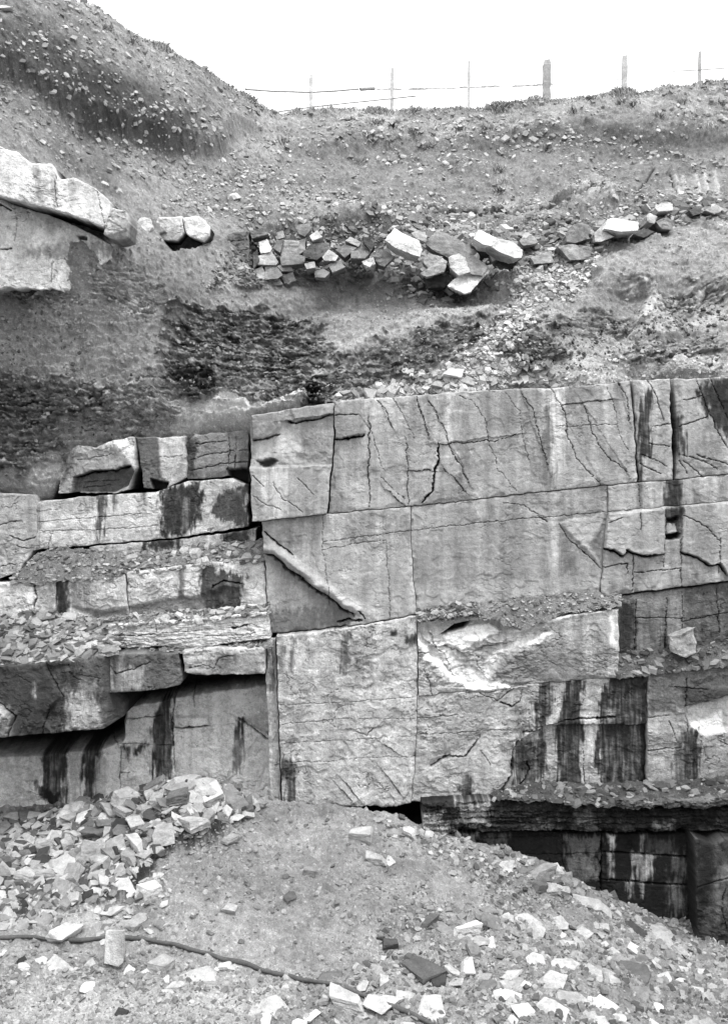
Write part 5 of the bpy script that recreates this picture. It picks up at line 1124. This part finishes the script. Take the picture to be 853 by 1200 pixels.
hull_rock('stone_slab', 'grey block wedged at the right of the slab pile', zA([(535, 345, .1), (570, 332, 0), (645, 390, .1), (620, 440, .35), (560, 430, .4)]), TS-.5, 0.6, 0.62, seed=9)
hull_rock('stone_slab', 'white striped slab hanging lowest from the slab pile', zA([(440, 490, .3), (520, 425, .1), (600, 445, .1), (640, 400, -.1), (655, 415, 0), (560, 520, .4), (530, 530, .45)]), TS-.6, 0.6, 0.80, seed=10)
hull_rock('stone_slab', 'dark slab beneath the lowest white striped slab', zA([(445, 495, .1), (560, 522, .2), (620, 450, .1), (545, 552, .1), (500, 530, .1)]), TS-.5, 0.5, 0.40, seed=11)
hull_rock('stone_slab', 'slanting stone pointing left from under the slab pile', zA([(305, 430, .3), (350, 415, .2), (420, 350, .1), (445, 370, .2), (430, 420, .3), (340, 447, .35)]), TS-.4, 0.5, 0.62, seed=12)
hull_rock('stone_slab', 'blocky grey stone under the broad dull slab', zA([(320, 370, .2), (350, 325, .1), (420, 345, .1), (400, 400, .3), (350, 400, .3)]), TS-.3, 0.5, 0.55, seed=13)
hull_rock('stone_slab', 'dark block in the hollow left of the slab pile', zA([(30, 260, 0), (70, 255, 0), (85, 290, .1), (60, 320, .2), (35, 285, .1)]), TS, 0.5, 0.46, seed=14)
hull_rock('stone_slab', 'dark underside block in the hollow beneath the slab pile', zA([(320, 450, .1), (440, 420, .1), (470, 470, .1), (430, 500, .2), (345, 500, .2)]), TS-.2, 0.5, 0.34, seed=15)
br = [([(275, 275), (310, 262), (332, 300), (325, 318), (280, 325)], .86, 'white upper stone beside the slanted layered block'),
      ([(268, 345), (330, 318), (362, 370), (350, 384), (265, 380)], .74, 'pale wedge below the white upper stone'),
      ([(240, 415), (285, 398), (302, 430), (300, 470), (228, 478)], .80, 'pale blunt stone at the foot of the broken stones'),
      ([(305, 400), (350, 385), (385, 435), (360, 450), (305, 455)], .60, 'grey stone right of the pale blunt stone'),
      ([(345, 300), (360, 265), (392, 262), (375, 320)], .58, 'narrow grey stone standing upright between paler stones'),
      ([(390, 265), (470, 270), (465, 330), (430, 320), (385, 345)], .72, 'large squared stone, upper half, in the broken bed'),
      ([(384, 350), (430, 322), (495, 345), (490, 375), (390, 385)], .54, 'large squared stone, lower half, in the broken bed'),
      ([(474, 265), (505, 255), (500, 310), (465, 335)], .60, 'thin split stone right of the large squared stone'),
      ([(495, 320), (540, 285), (600, 280), (625, 305), (560, 355), (500, 345)], .48, 'dark slanting block right of the thin split stone'),
      ([(525, 240), (560, 215), (585, 245), (540, 262)], .70, 'small pale stone on top of the broken bed'),
      ([(455, 190), (520, 180), (530, 205), (500, 240), (470, 225)], .56, 'grey stone at the top of the broken bed'),
      ([(360, 225), (390, 215), (400, 245), (370, 255)], .62, 'little rounded stone near the top of the broken bed'),
      ([(230, 215), (300, 200), (312, 230), (240, 250)], .52, 'flat grey stone capping the dark vertical gap'),
      ([(365, 390), (430, 385), (435, 415), (385, 415)], .84, 'small white stone under the large squared stone'),
      ([(590, 345), (620, 315), (665, 340), (650, 362), (600, 362)], .74, 'pale small block below the dark slanting block'),
      ([(660, 310), (700, 285), (755, 300), (700, 345)], .50, 'dark small slab at the right of the broken bed'),
      ([(705, 265), (730, 248), (778, 272), (765, 292)], .70, 'pale thin slab above the dark small slab'),
      ([(735, 320), (790, 285), (825, 320), (800, 350), (735, 350)], .56, 'grey smooth slab beside the hollow'),
      ([(790, 370), (840, 350), (850, 380), (810, 398)], .84, 'white small wedge beside the hollow'),
      ([(620, 385), (670, 365), (700, 395), (640, 420)], .56, 'grey rounded stone in the lower row of the broken bed'),
      ([(390, 440), (440, 425), (450, 465), (400, 475)], .52, 'dull stone at the bottom of the broken bed'),
      ([(550, 420), (590, 405), (620, 425), (600, 445), (555, 445)], .58, 'grey flat stone in the lower row of the broken bed'),
      ([(310, 460), (370, 450), (385, 480), (330, 490)], .62, 'flat pale stone at the lowest edge of the broken bed'),
      ([(240, 330), (262, 315), (270, 365), (245, 400)], .40, 'dark stone standing in the vertical gap'),
      ([(500, 380), (545, 370), (550, 398), (510, 404)], .74, 'little pale stone under the dark slanting block'),
      ([(790, 245), (830, 250), (845, 290), (825, 310), (800, 280)], .38, 'dark tilted slab at the right end of the broken bed')]
def lean(pp, R_, amp):
    ys = [b for a, b in pp]; xs = [a for a, b in pp]; k = R_.uniform(0.1, 1.0)*amp; q = R_.uniform(-0.6, 0.6)*amp
    return [(a, b, 0.12 + k*(b-min(ys))/(max(ys)-min(ys)) + q*(a-min(xs))/(max(xs)-min(xs)) + R_.uniform(-.02, .02)) for a, b in pp]
for i, (pp, t, lb) in enumerate(br):
    cy = sum(b for a, b in pp)/len(pp)
    hull_rock('broken_stone', lb, zB(lean(pp, random.Random(i*9), 0.35)), 34.3 - 0.25*(cy > 330), 0.5, 0.10+0.80*t, cat='stone', seed=20+i, rough=0.05, grow=1.14, shrink=0.97)
rr = [([(368, 262), (380, 228), (400, 222), (492, 236), (490, 268), (430, 272)], .86, 'flat white slab with a black shaded underside'),
      ([(215, 290), (240, 250), (280, 238), (308, 255), (300, 300), (250, 315), (218, 312)], .56, 'rounded grey boulder left of the flat white slab'),
      ([(325, 285), (345, 262), (395, 295), (350, 312), (328, 312)], .70, 'grey stone between the boulder and the flat white slab'),
      ([(30, 310), (80, 290), (100, 318), (45, 330)], .62, 'flat grey stone left of the rounded boulder'),
      ([(565, 180), (590, 162), (630, 165), (632, 188), (580, 195)], .76, 'pale squarish stone in the dark bank at the right'),
      ([(530, 215), (545, 202), (572, 215), (560, 240), (535, 235)], .70, 'pale rounded stone below the squarish one'),
      ([(570, 235), (610, 215), (640, 240), (630, 265), (590, 262)], .60, 'grey stone under the pale rounded one'),
      ([(700, 190), (740, 172), (748, 200), (715, 210)], .40, 'dark stone stuck in the bank at the right'),
      ([(765, 190), (800, 172), (835, 185), (800, 205)], .64, 'pale flat stone in the bank at the right edge'),
      ([(185, 335), (240, 325), (310, 340), (300, 380), (230, 385)], .58, 'large dull block below the rounded grey boulder'),
      ([(75, 375), (150, 355), (160, 395), (90, 400)], .60, 'long grey stone at the lower left of the boulder'),
      ([(485, 285), (520, 262), (560, 275), (520, 298)], .50, 'dark wedge under the right end of the flat white slab')]
for i, (pp, t, lb) in enumerate(rr):
    cy = sum(b for a, b in pp)/len(pp)
    hull_rock('bank_stone', lb, zC(lean(pp, random.Random(i*5+2), 0.5)), 35.3 + 1.3*(cy < 215) - 0.6*(cy > 320), 0.9, 0.10+0.80*t, cat='stone', seed=60+i, rough=0.07, grow=1.1, shrink=0.95)
hull_rock('bank_stone', 'small pale rounded block left of the two half-blocks', [(160, 262, .1), (166, 254, 0), (176, 255, 0), (179, 266, .1), (172, 275, .2), (162, 272, .2)], 32.3, 0.5, 0.74, cat='stone', seed=80)
up = [(540, 244, 15, .86, 'white square stone on the rim above the slab pile'), (551, 246, 9, .76, 'little pale stone beside the white square stone on the rim'), (591, 161, 14, .86, 'white boulder on the grassy upper slope below the thick fence post'),
      (625, 160, 12, .7, 'grey boulder right of the white one on the upper slope'), (13, 38, 16, .8, 'pale boulder on the steep bank at upper left'), (274, 236, 12, .86, 'pale flat stone on the slope above the half-blocks'), (291, 246, 12, .84, 'pale flat stone above the slanted layered block')]
for x, y, w, t, lb in up: put_stone('loose_stone', 'hillside', x, y, w, lb, kind='chunk', tone=t, tilt=0.3, sink=0.15, yaw=0.3)
# rubble resting on the top of the main face
for (x, y, w, t, lb) in [(432, 460, 20, .84, 'white stone on the top edge of the main face'), (462, 452, 16, .8, 'pale stone in the rubble on top of the main face'), (531, 440, 26, .84, 'large white stone in the rubble on top of the main face'), (443, 447, 12, .86, 'white pointed stone in the rubble above the main face'),
                         (404, 459, 16, .6, 'grey stone at the left of the rubble on the main face'), (548, 446, 18, .7, 'grey stone right of the large white stone'), (512, 452, 16, .74, 'pale broken stone left of the large white stone')]:
    put_stone('loose_stone', 'hillside', x, y, w, lb, kind='chunk', tone=t, tilt=0.3, sink=0.1, yaw=0.5)

# all the smaller fragments nobody could count: one mass
def fragments(jobs):
    VV, FF, TT = [], [], []; off = 0
    R = np.random.default_rng(33)
    ks = ['slab', 'chunk', 'chunk', 'block']
    raw = [hull_mesh([tuple(v) for v in PROTO[k][i][0]], 0) for k in ks for i in range(5)]
    for sheet, poly, n, a, b, t0, t1, dens in jobs:
        PX, PY, P, nn = SAMPLES[sheet]
        cand = np.flatnonzero((poly_sd(PX.ravel(), PY.ravel(), poly) + 34*fbm(np.stack([PX.ravel()/40, PY.ravel()/26, 0*PX.ravel()], -1), 1, 4, off=len(VV)*0.1, gain=0.65) > 0)) if poly is not None else np.arange(PX.size)
        if len(cand) == 0: continue
        pick = R.choice(cand, n)
        if dens is not None:
            c = fbm(P.reshape(-1, 3)[pick], 0.45, 3, off=dens); pick = pick[(c + R.uniform(-.35, .35, len(pick))) > 0.0]
        flat = sheet != 'hillside'
        which = R.integers(len(raw), size=len(pick)) if not flat else np.where(R.random(len(pick)) < 0.65, R.integers(5, size=len(pick)), R.integers(len(raw), size=len(pick)))
        for w in range(len(raw)):
            jj = pick[which == w]; m = len(jj)
            if not m: continue
            V, Fc = raw[w]
            p = P.reshape(-1, 3)[jj]
            z = (nn.reshape(-1, 3)[jj]*0.3 + np.array([0, 0, 0.5]) if flat else nn.reshape(-1, 3)[jj]*0.75) + np.stack([R.uniform(-1, 1, m), R.uniform(-1, .3, m), R.uniform(0, 1, m)], -1)*0.5
            z /= np.linalg.norm(z, axis=1, keepdims=True)
            h = R.normal(size=(m, 3)); x = np.cross(h, z); x /= np.linalg.norm(x, axis=1, keepdims=True)
            y = np.cross(z, x)
            s = (a + (b-a)*R.random(m)**3.2)*p[:, 1]/F
            M = np.stack([x, y, z], -1)*s[:, None, None]
            v = np.einsum('mij,kj->mki', M, V) + (p + z*s[:, None]*0.07)[:, None, :]
            VV.append(v.reshape(-1, 3))
            FF.append((Fc[None] + (off + np.arange(m)*len(V))[:, None, None]).reshape(-1, 3)); off += m*len(V)
            TT.append(np.repeat(t0 + (t1-t0)*R.random(m), len(V)))
    o = link_mesh('rubble', np.concatenate(VV), np.concatenate(FF), np.concatenate(TT), np.zeros(off), M_STONE, smooth=False, base=False)
    props(o, 'small stone fragments scattered over slope, ledges and floor', kind='stuff')
H = 'hillside'; G = 'ground'
fragments([
  (H, [(190, 365), (380, 370), (388, 470), (200, 470)], 800, 1.5, 6, .34, .68, None),
  (H, [(362, 470), (400, 405), (590, 372), (560, 405), (480, 440), (400, 460)], 420, 1.5, 6, .36, .68, None),
  (H, [(-20, 430), (110, 445), (200, 440), (210, 510), (80, 530), (-20, 570)], 600, 1.5, 6, .36, .68, None),
  (H, [(590, 385), (680, 385), (853, 335), (853, 420), (690, 425), (600, 430)], 900, 2, 7, .3, .7, None),
  (H, [(415, 300), (440, 245), (640, 255), (640, 300), (580, 340), (500, 350)], 700, 3, 16, .42, .8, None),
  (H, [(640, 262), (700, 250), (853, 232), (853, 262), (740, 265), (690, 300), (620, 315)], 500, 3, 15, .4, .78, None),
  (H, [(-20, -40), (60, 0), (170, 52), (300, 120), (330, 140), (330, 210), (250, 240), (140, 220), (60, 190), (-20, 160)], 3300, 2.2, 9, .55, .8, 1.0),
  (H, [(330, 136), (853, 100), (870, 180), (560, 185), (330, 190)], 2860, 2, 8, .55, .84, 2.0),
  (H, [(330, 190), (870, 180), (870, 230), (330, 235)], 550, 2, 6, .6, .8, None),
  (H, [(440, 236), (720, 215), (870, 225), (870, 262), (640, 290), (440, 262)], 1980, 2, 9, .5, .84, None),
  (H, [(200, 200), (330, 190), (440, 240), (300, 268), (200, 250)], 836, 2, 8, .6, .84, None),
  (H, [(290, 262), (450, 250), (440, 300), (300, 330), (250, 336)], 924, 3, 10, .4, .74, None),
  (H, [(600, 310), (690, 290), (700, 320), (640, 370), (590, 420), (560, 455), (500, 460), (540, 430), (590, 370)], 2420, 2, 9, .55, .88, None),
  (H, [(395, 462), (430, 445), (520, 430), (640, 425), (650, 452), (480, 465), (400, 470)], 1760, 3, 12, .55, .88, None),
  (H, [(640, 430), (853, 425), (853, 442), (650, 453)], 440, 2, 6, .6, .84, None),
  (H, [(80, 280), (240, 290), (300, 340), (210, 500), (90, 500)], 1540, 1.5, 4.5, .5, .76, 3.0),
  (H, [(-20, 340), (100, 350), (110, 500), (-20, 540)], 880, 2, 6, .4, .66, 3.0),
  (H, [(430, 320), (590, 340), (560, 380), (430, 400)], 352, 1.5, 4, .5, .76, None),
  (H, [(690, 290), (860, 270), (860, 400), (700, 400)], 924, 1.5, 4.5, .5, .76, 3.0),
  (G, [(-20, 960), (200, 905), (330, 945), (455, 965), (580, 1010), (700, 1060), (860, 1110), (860, 1230), (-20, 1230)], 15000, 1.8, 8, .48, .72, 4.0),
  (G, heap, 3600, 4, 22, .32, .84, None), (G, [(-20, 960), (60, 955), (130, 950), (150, 1030), (100, 1050), (60, 1085), (-20, 1095)], 900, 6, 24, .4, .8, None), (G, [(120, 1040), (200, 990), (200, 1060), (180, 1095), (110, 1095)], 160, 5, 16, .5, .84, None),
  (G, [(480, 1040), (700, 1080), (860, 1125), (860, 1230), (300, 1230), (420, 1130)], 4200, 2.5, 12, .42, .76, None),
  (G, [(-20, 1100), (300, 1120), (330, 1230), (-20, 1230)], 1600, 2, 9, .5, .78, None),
  (G, [(440, 950), (560, 985), (700, 1030), (860, 1092), (860, 1115), (700, 1060), (560, 1015), (440, 980)], 700, 3, 12, .45, .82, None),
  (G, [(560, 1000), (860, 1100), (860, 1130), (560, 1040)], 1100, 2, 9, .4, .74, None),
  (G1, None, 954, 1.4, 8, .42, .80, None), (G2, None, 1227, 1.4, 18, .42, .80, None), (G3, None, 572, 1.4, 9, .42, .80, None), (G3b, None, 327, 1.4, 9, .42, .80, None),
  (G4, None, 572, 1.4, 7, .42, .80, None), (G5, None, 420, 1.4, 14, .36, .72, None), (G6, None, 560, 1.4, 14, .34, .70, None), (G7, None, 327, 1.4, 9, .42, .80, None)])

# ------------------------------------------------------------------ the pipe on the floor
def tube(name, pts, r, mat, tone, parent=None, seg=10, base=True):
    pts = np.array(pts, float); n = len(pts)
    tg = np.gradient(pts, axis=0); tg /= np.linalg.norm(tg, axis=1, keepdims=True)
    a = np.cross(tg, [0, 0, 1]); bad = np.linalg.norm(a, axis=1) < 1e-3; a[bad] = [1, 0, 0]; a /= np.linalg.norm(a, axis=1, keepdims=True)
    b = np.cross(a, tg)
    th = np.linspace(0, 2*np.pi, seg, endpoint=False)
    rr_ = r(np.linspace(0, 1, n)) if callable(r) else np.full(n, r)
    V = pts[:, None] + rr_[:, None, None]*(np.cos(th)[None, :, None]*a[:, None] + np.sin(th)[None, :, None]*b[:, None])
    V = V.reshape(-1, 3); i, j = np.meshgrid(np.arange(n-1), np.arange(seg), indexing='ij')
    Fc = np.stack([i*seg+j, i*seg+(j+1) % seg, (i+1)*seg+(j+1) % seg, (i+1)*seg+j], -1).reshape(-1, 4)
    V = np.concatenate([V, pts[:1], pts[-1:]]); c0 = n*seg
    k = np.arange(seg)
    Fc = np.concatenate([Fc, np.stack([0*k+c0, k, (k+1) % seg, (k+1) % seg], -1)[:, [0, 1, 2, 2]][:0], ]) if True else Fc
    return link_mesh(name, V, Fc, np.full(len(V), tone), np.full(len(V), 0.2), mat, parent=parent, base=base)
PIPE = [(-60, 1101), (0, 1101), (60, 1102), (110, 1099), (145, 1096.5), (180, 1099), (240, 1112), (262, 1120), (300, 1134), (360, 1149), (420, 1166), (470, 1184), (510, 1200), (560, 1222)]
xs = np.arange(-60, 561, 4.0); ysm = np.interp(xs, [p[0] for p in PIPE], [p[1] for p in PIPE])
for _ in range(3): ysm = np.convolve(np.pad(ysm, 2, mode='edge'), [.2]*5, 'valid')
pp = []
for x, y in zip(xs, ysm):
    p, n = lookup('ground', x, y); pp.append(p + np.array([0, -0.02, 0.045]))
pp = np.array(pp)
for _ in range(6): pp[1:-1] = (pp[:-2]+pp[1:-1]*2+pp[2:])/4
tube('pipe', pp, lambda t: 0.046 + 0.005*np.sin(t*61) + 0.004*np.sin(t*23+1), M_WOOD, 0.38)
props(bpy.data.objects['pipe'], 'long dark pipe lying across the foot of the spoil heap', 'pipe')

# ------------------------------------------------------------------ fence on the crest
def crest_at(px):
    j = int(np.argmin(np.abs((CREST[:, 0]*F/CREST[:, 1] + CX) - px))); return CREST[j]
fe = bpy.data.objects.new('post_and_rail_fence', None); COL.objects.link(fe)
fe.location = Vector(crest_at(459)) + Vector((0, 0.4, 0))
props(fe, 'old wooden fence of uneven posts along the quarry edge', 'fence')
def bar(name, x, Yp, ytop, ybot, wpx, tone, lean=0.0, depth=None):
    w = wpx*Yp/F/2; d = depth or w
    P = []
    n = 9
    for i in range(n):
        t = i/(n-1); y = ytop + (ybot-ytop)*t; c = W(x + lean*(1-t), y, Yp)
        k = 1 + 0.08*math.sin(i*2.3+x) - (0.25 if i == 0 else 0)
        for sx, sy in ((-1, -1), (1, -1), (1, 1), (-1, 1)): P.append(c + np.array([sx*w*k, sy*d*k, 0.02*(sx+sy) if i == 0 else 0]))
    Fc = []
    for i in range(n-1):
        for j in range(4): Fc.append([i*4+j, i*4+(j+1) % 4, (i+1)*4+(j+1) % 4, (i+1)*4+j])
    Fc.append([0, 1, 2, 3]); Fc.append([n*4-4, n*4-1, n*4-2, n*4-3])
    return link_mesh(name, np.array(P), Fc, np.full(len(P), tone), np.zeros(len(P)), M_WOOD, smooth=False, parent=fe)
posts = [(364, 87, 134, 4.2, .74), (459, 79, 130, 4.0, .70), (549, 71, 126, 3.2, .72), (640, 70, 122, 8.5, .62), (731, 65, 116, 6.0, .70), (819, 60, 104, 3.4, .66)]
for x, y0, y1, w, t in posts:
    c = crest_at(x); Yp = c[1] + 0.45
    bar('post', x, Yp, y0, y1+3, w, t, lean=0.6)
def rail(name, pts, r, tone):
    return tube(name, [W(x, y, crest_at(x)[1]+0.4+o) for x, y, o in pts], r, M_WOOD, tone, parent=fe, seg=8)
rail('rail', [(288, 104.5, 0), (320, 107, 0), (364, 108.2, 0), (395, 106.5, 0), (420, 104.3, 0)], 0.038, .62)
rail('rail', [(422, 104.5, 0), (431, 104, 0), (439, 103.5, 0)], 0.075, .62)
rail('rail', [(325, 131, 0), (364, 125.5, 0), (410, 120.5, 0), (459, 115.5, 0), (487, 112.5, 0)], 0.034, .68)
rail('wire', [(640, 98.5, 0), (686, 95.8, 0), (731, 92.5, 0)], 0.014, .62)
rail('wire', [(788, 83.5, 0), (819, 82, 0), (860, 79, 0), (920, 75, 0)], 0.018, .50)
rail('wire', [(731, 92.5, 0), (775, 96, 0), (819, 90, 0)], 0.008, .72)

# ------------------------------------------------------------------ rising fields and hedge far behind
def far_field():
    xs = np.linspace(-700, 700, 60); ys = np.array([46, 52, 60, 75, 100, 140, 190, 240])
    X, Y = np.meshgrid(xs, ys); t = (Y-46)/(240-46)
    crest_y = np.interp(X*F/Y+CX, [-400, 440, 560, 640, 725, 853, 1300], [112, 106, 103.5, 100, 95, 86, 60])
    Zc = CZ + (HY-crest_y)*240/F
    z0 = 22.0
    Z_ = z0 + (Zc-z0)*t**1.0 - 4*np.sin(t*math.pi)
    Z_ = np.where(t < 0.01, 22.0, Z_)
    P = np.stack([X, Y, Z_], -1)
    T = np.full(X.shape, 0.95)
    # beyond the skyline the land falls away
    P2 = P[-1].copy(); P2[:, 1] += 120; P2[:, 2] -= 30
    V = np.concatenate([P.reshape(-1, 3), P2]); Tt = np.full(len(V), 0.97)  # near-white tone stands in for the overexposed, hazy distance
    Fc = grid_faces(len(ys)+1, len(xs))
    o = link_mesh('field', V, Fc, Tt, 0*Tt, M_GRASS, base=False)
    props(o, 'field rising behind the fence, its overexposed white painted in', kind='structure')
far_field()
def hedge():
    V, Fc, off = [], [], 0; R = random.Random(2)
    for i in range(260):
        px = R.uniform(440, 645); Yd = 239
        if 470 < px < 478 or 585 < px < 600: continue
        y = np.interp(px, [440, 560, 640, 725], [105.2, 102.5, 99, 94])
        big = 1.0 + 0.9*(math.sin(px*0.21)+math.sin(px*0.07) > 0.5)
        c = W(px, y+0.3, Yd); s = 0.22*big*R.uniform(0.7, 1.4)
        v, f = PROTO['block'][R.randrange(12)]
        V.append(v*np.array([2.6*s, 1.5*s, 2.2*s]) + c); Fc.append(f+off); off += len(v)
    o = link_mesh('hedge', np.concatenate(V), np.concatenate(Fc), np.full(off, .62), np.zeros(off), M_GRASS, smooth=False)
    props(o, 'thin grey hedge line along the far skyline behind the fence', 'hedge')
hedge()

# ------------------------------------------------------------------ grass along the crest and tufts on the slope
def grass():
    R = np.random.default_rng(8); V, Fc, T = [], [], []; off = 0
    PX, PY, P, nn = SAMPLES['hillside']
    def blade(p, h, t, lean):
        nonlocal off
        d = R.uniform(0, 6.28); w = 0.012 + 0.012*R.random(); L = lean*R.normal(0, 1, 2)*h
        b = np.array([math.cos(d)*w, math.sin(d)*w, 0])
        V.extend([p-b, p+b, p+b*0.6+np.array([L[0]*.4, L[1]*.4, h*0.6]), p+np.array([L[0], L[1], h])])
        Fc.append([off, off+1, off+2, off+3]); T.extend([t*0.8, t*0.8, t, t]); off += 4
    n = PX.shape[1]
    for j in range(n):
        x = PX[0, j]
        den = 0.25 + 0.75*max(0, math.sin(x*0.045)+math.sin(x*0.13+1)*0.7)
        if x < 300: den *= 0.8
        elif 300 < x < 345: den *= 0.2
        for _ in range(int(34*den)):
            i = int(abs(R.normal(0, 3.2))); p = P[min(i, 40), j] + R.normal(0, 0.03, 3)*np.array([1, 1, 0])
            if R.random() < 0.35: p = p + np.array([0, R.uniform(0, 0.5), 0])
            blade(p, R.uniform(0.04, 0.14)*(0.7+0.8*den), R.uniform(0.52, 0.84), 0.5)
    tufts = [(482, 155), (469, 160), (455, 166), (432, 163), (441, 150), (500, 165), (529, 158), (565, 155), (570, 150), (537, 150), (585, 195), (430, 165), (585, 215), (420, 180), (690, 120), (725, 125), (740, 128), (795, 127), (830, 150), (640, 170), (130, 60), (160, 75), (240, 100), (200, 110), (275, 213), (310, 210), (590, 205), (460, 152), (330, 165), (510, 148), (600, 140), (670, 135), (770, 140), (845, 130)]
    for x, y in tufts:
        dark = R.uniform(0.42, 0.6) if R.random() < 0.7 else 0.78
        for _ in range(45):
            p, n_ = lookup('hillside', x + R.normal(0, 3.2), y + R.normal(0, 1.4)); blade(p, R.uniform(0.06, 0.22), dark*R.uniform(0.8, 1.2), 0.5)
    o = link_mesh('grass', np.array(V), np.array(Fc), np.array(T), np.zeros(len(V)), M_GRASS, smooth=False, base=False)
    props(o, 'short rough grass along the quarry edge and in tufts on the slope', kind='stuff')
grass()

# ------------------------------------------------------------------ light, sky, camera
wd = bpy.data.worlds.new('World'); SC.world = wd; wd.use_nodes = True
nt = wd.node_tree; nt.nodes.clear()
out = nt.nodes.new('ShaderNodeOutputWorld'); bg = nt.nodes.new('ShaderNodeBackground'); sky = nt.nodes.new('ShaderNodeTexSky')
sky.sky_type = 'NISHITA'; sky.sun_disc = False
EL, ROT = math.radians(66), math.radians(205)
sky.sun_elevation = EL; sky.sun_rotation = ROT
bw = nt.nodes.new('ShaderNodeRGBToBW'); nt.links.new(sky.outputs[0], bw.inputs[0])      # the plate is black and white
tc = nt.nodes.new('ShaderNodeTexCoord'); sx = nt.nodes.new('ShaderNodeSeparateXYZ'); nt.links.new(tc.outputs['Generated'], sx.inputs[0])
def mrange(src, a, b, c, d):
    r = nt.nodes.new('ShaderNodeMapRange'); r.inputs[1].default_value = a; r.inputs[2].default_value = b
    r.inputs[3].default_value = c; r.inputs[4].default_value = d; nt.links.new(src, r.inputs[0]); return r.outputs[0]
cloud = mrange(sx.outputs[2], 0, 1, 11.6, SKY_TOP)          # even cloud, brighter overhead
down = mrange(sx.outputs[2], -0.04, 0.0, 0.12, 1.0)
ov = nt.nodes.new('ShaderNodeMath'); ov.operation = 'MULTIPLY_ADD'; ov.inputs[1].default_value = 0.2
nt.links.new(bw.outputs[0], ov.inputs[0]); nt.links.new(cloud, ov.inputs[2])
mu = nt.nodes.new('ShaderNodeMath'); mu.operation = 'MULTIPLY'; nt.links.new(ov.outputs[0], mu.inputs[0]); nt.links.new(down, mu.inputs[1])
nt.links.new(mu.outputs[0], bg.inputs[0])
bg.inputs[1].default_value = 0.1
nt.links.new(bg.outputs[0], out.inputs[0])
sl = bpy.data.lights.new('Sun', 'SUN'); sl.energy = 2.6; sl.angle = math.radians(12); sl.color = (1, 1, 1)
so = bpy.data.objects.new('Sun', sl); COL.objects.link(so)
d = Vector((0.45*math.cos(EL), -0.89*math.cos(EL), math.sin(EL)))   # towards the sun: behind and right of the camera, high
so.rotation_euler = d.to_track_quat('Z', 'Y').to_euler(); so.location = (-8, -10, 40)
sky.sun_rotation = math.atan2(d.x, d.y)
cam = bpy.data.cameras.new('Camera'); co = bpy.data.objects.new('Camera', cam); COL.objects.link(co)
co.location = (0, 0, CZ); co.rotation_euler = (math.radians(90), 0, 0)
cam.sensor_fit = 'VERTICAL'; cam.sensor_height = 36; cam.sensor_width = 36; cam.lens = F/1200*36; cam.shift_y = (HY-600)/1200
cam.clip_end = 2000; cam.clip_start = 0.1
SC.camera = co
SC.view_settings.view_transform = 'Standard'; SC.view_settings.look = 'None'; SC.view_settings.exposure = 0; SC.view_settings.gamma = 1
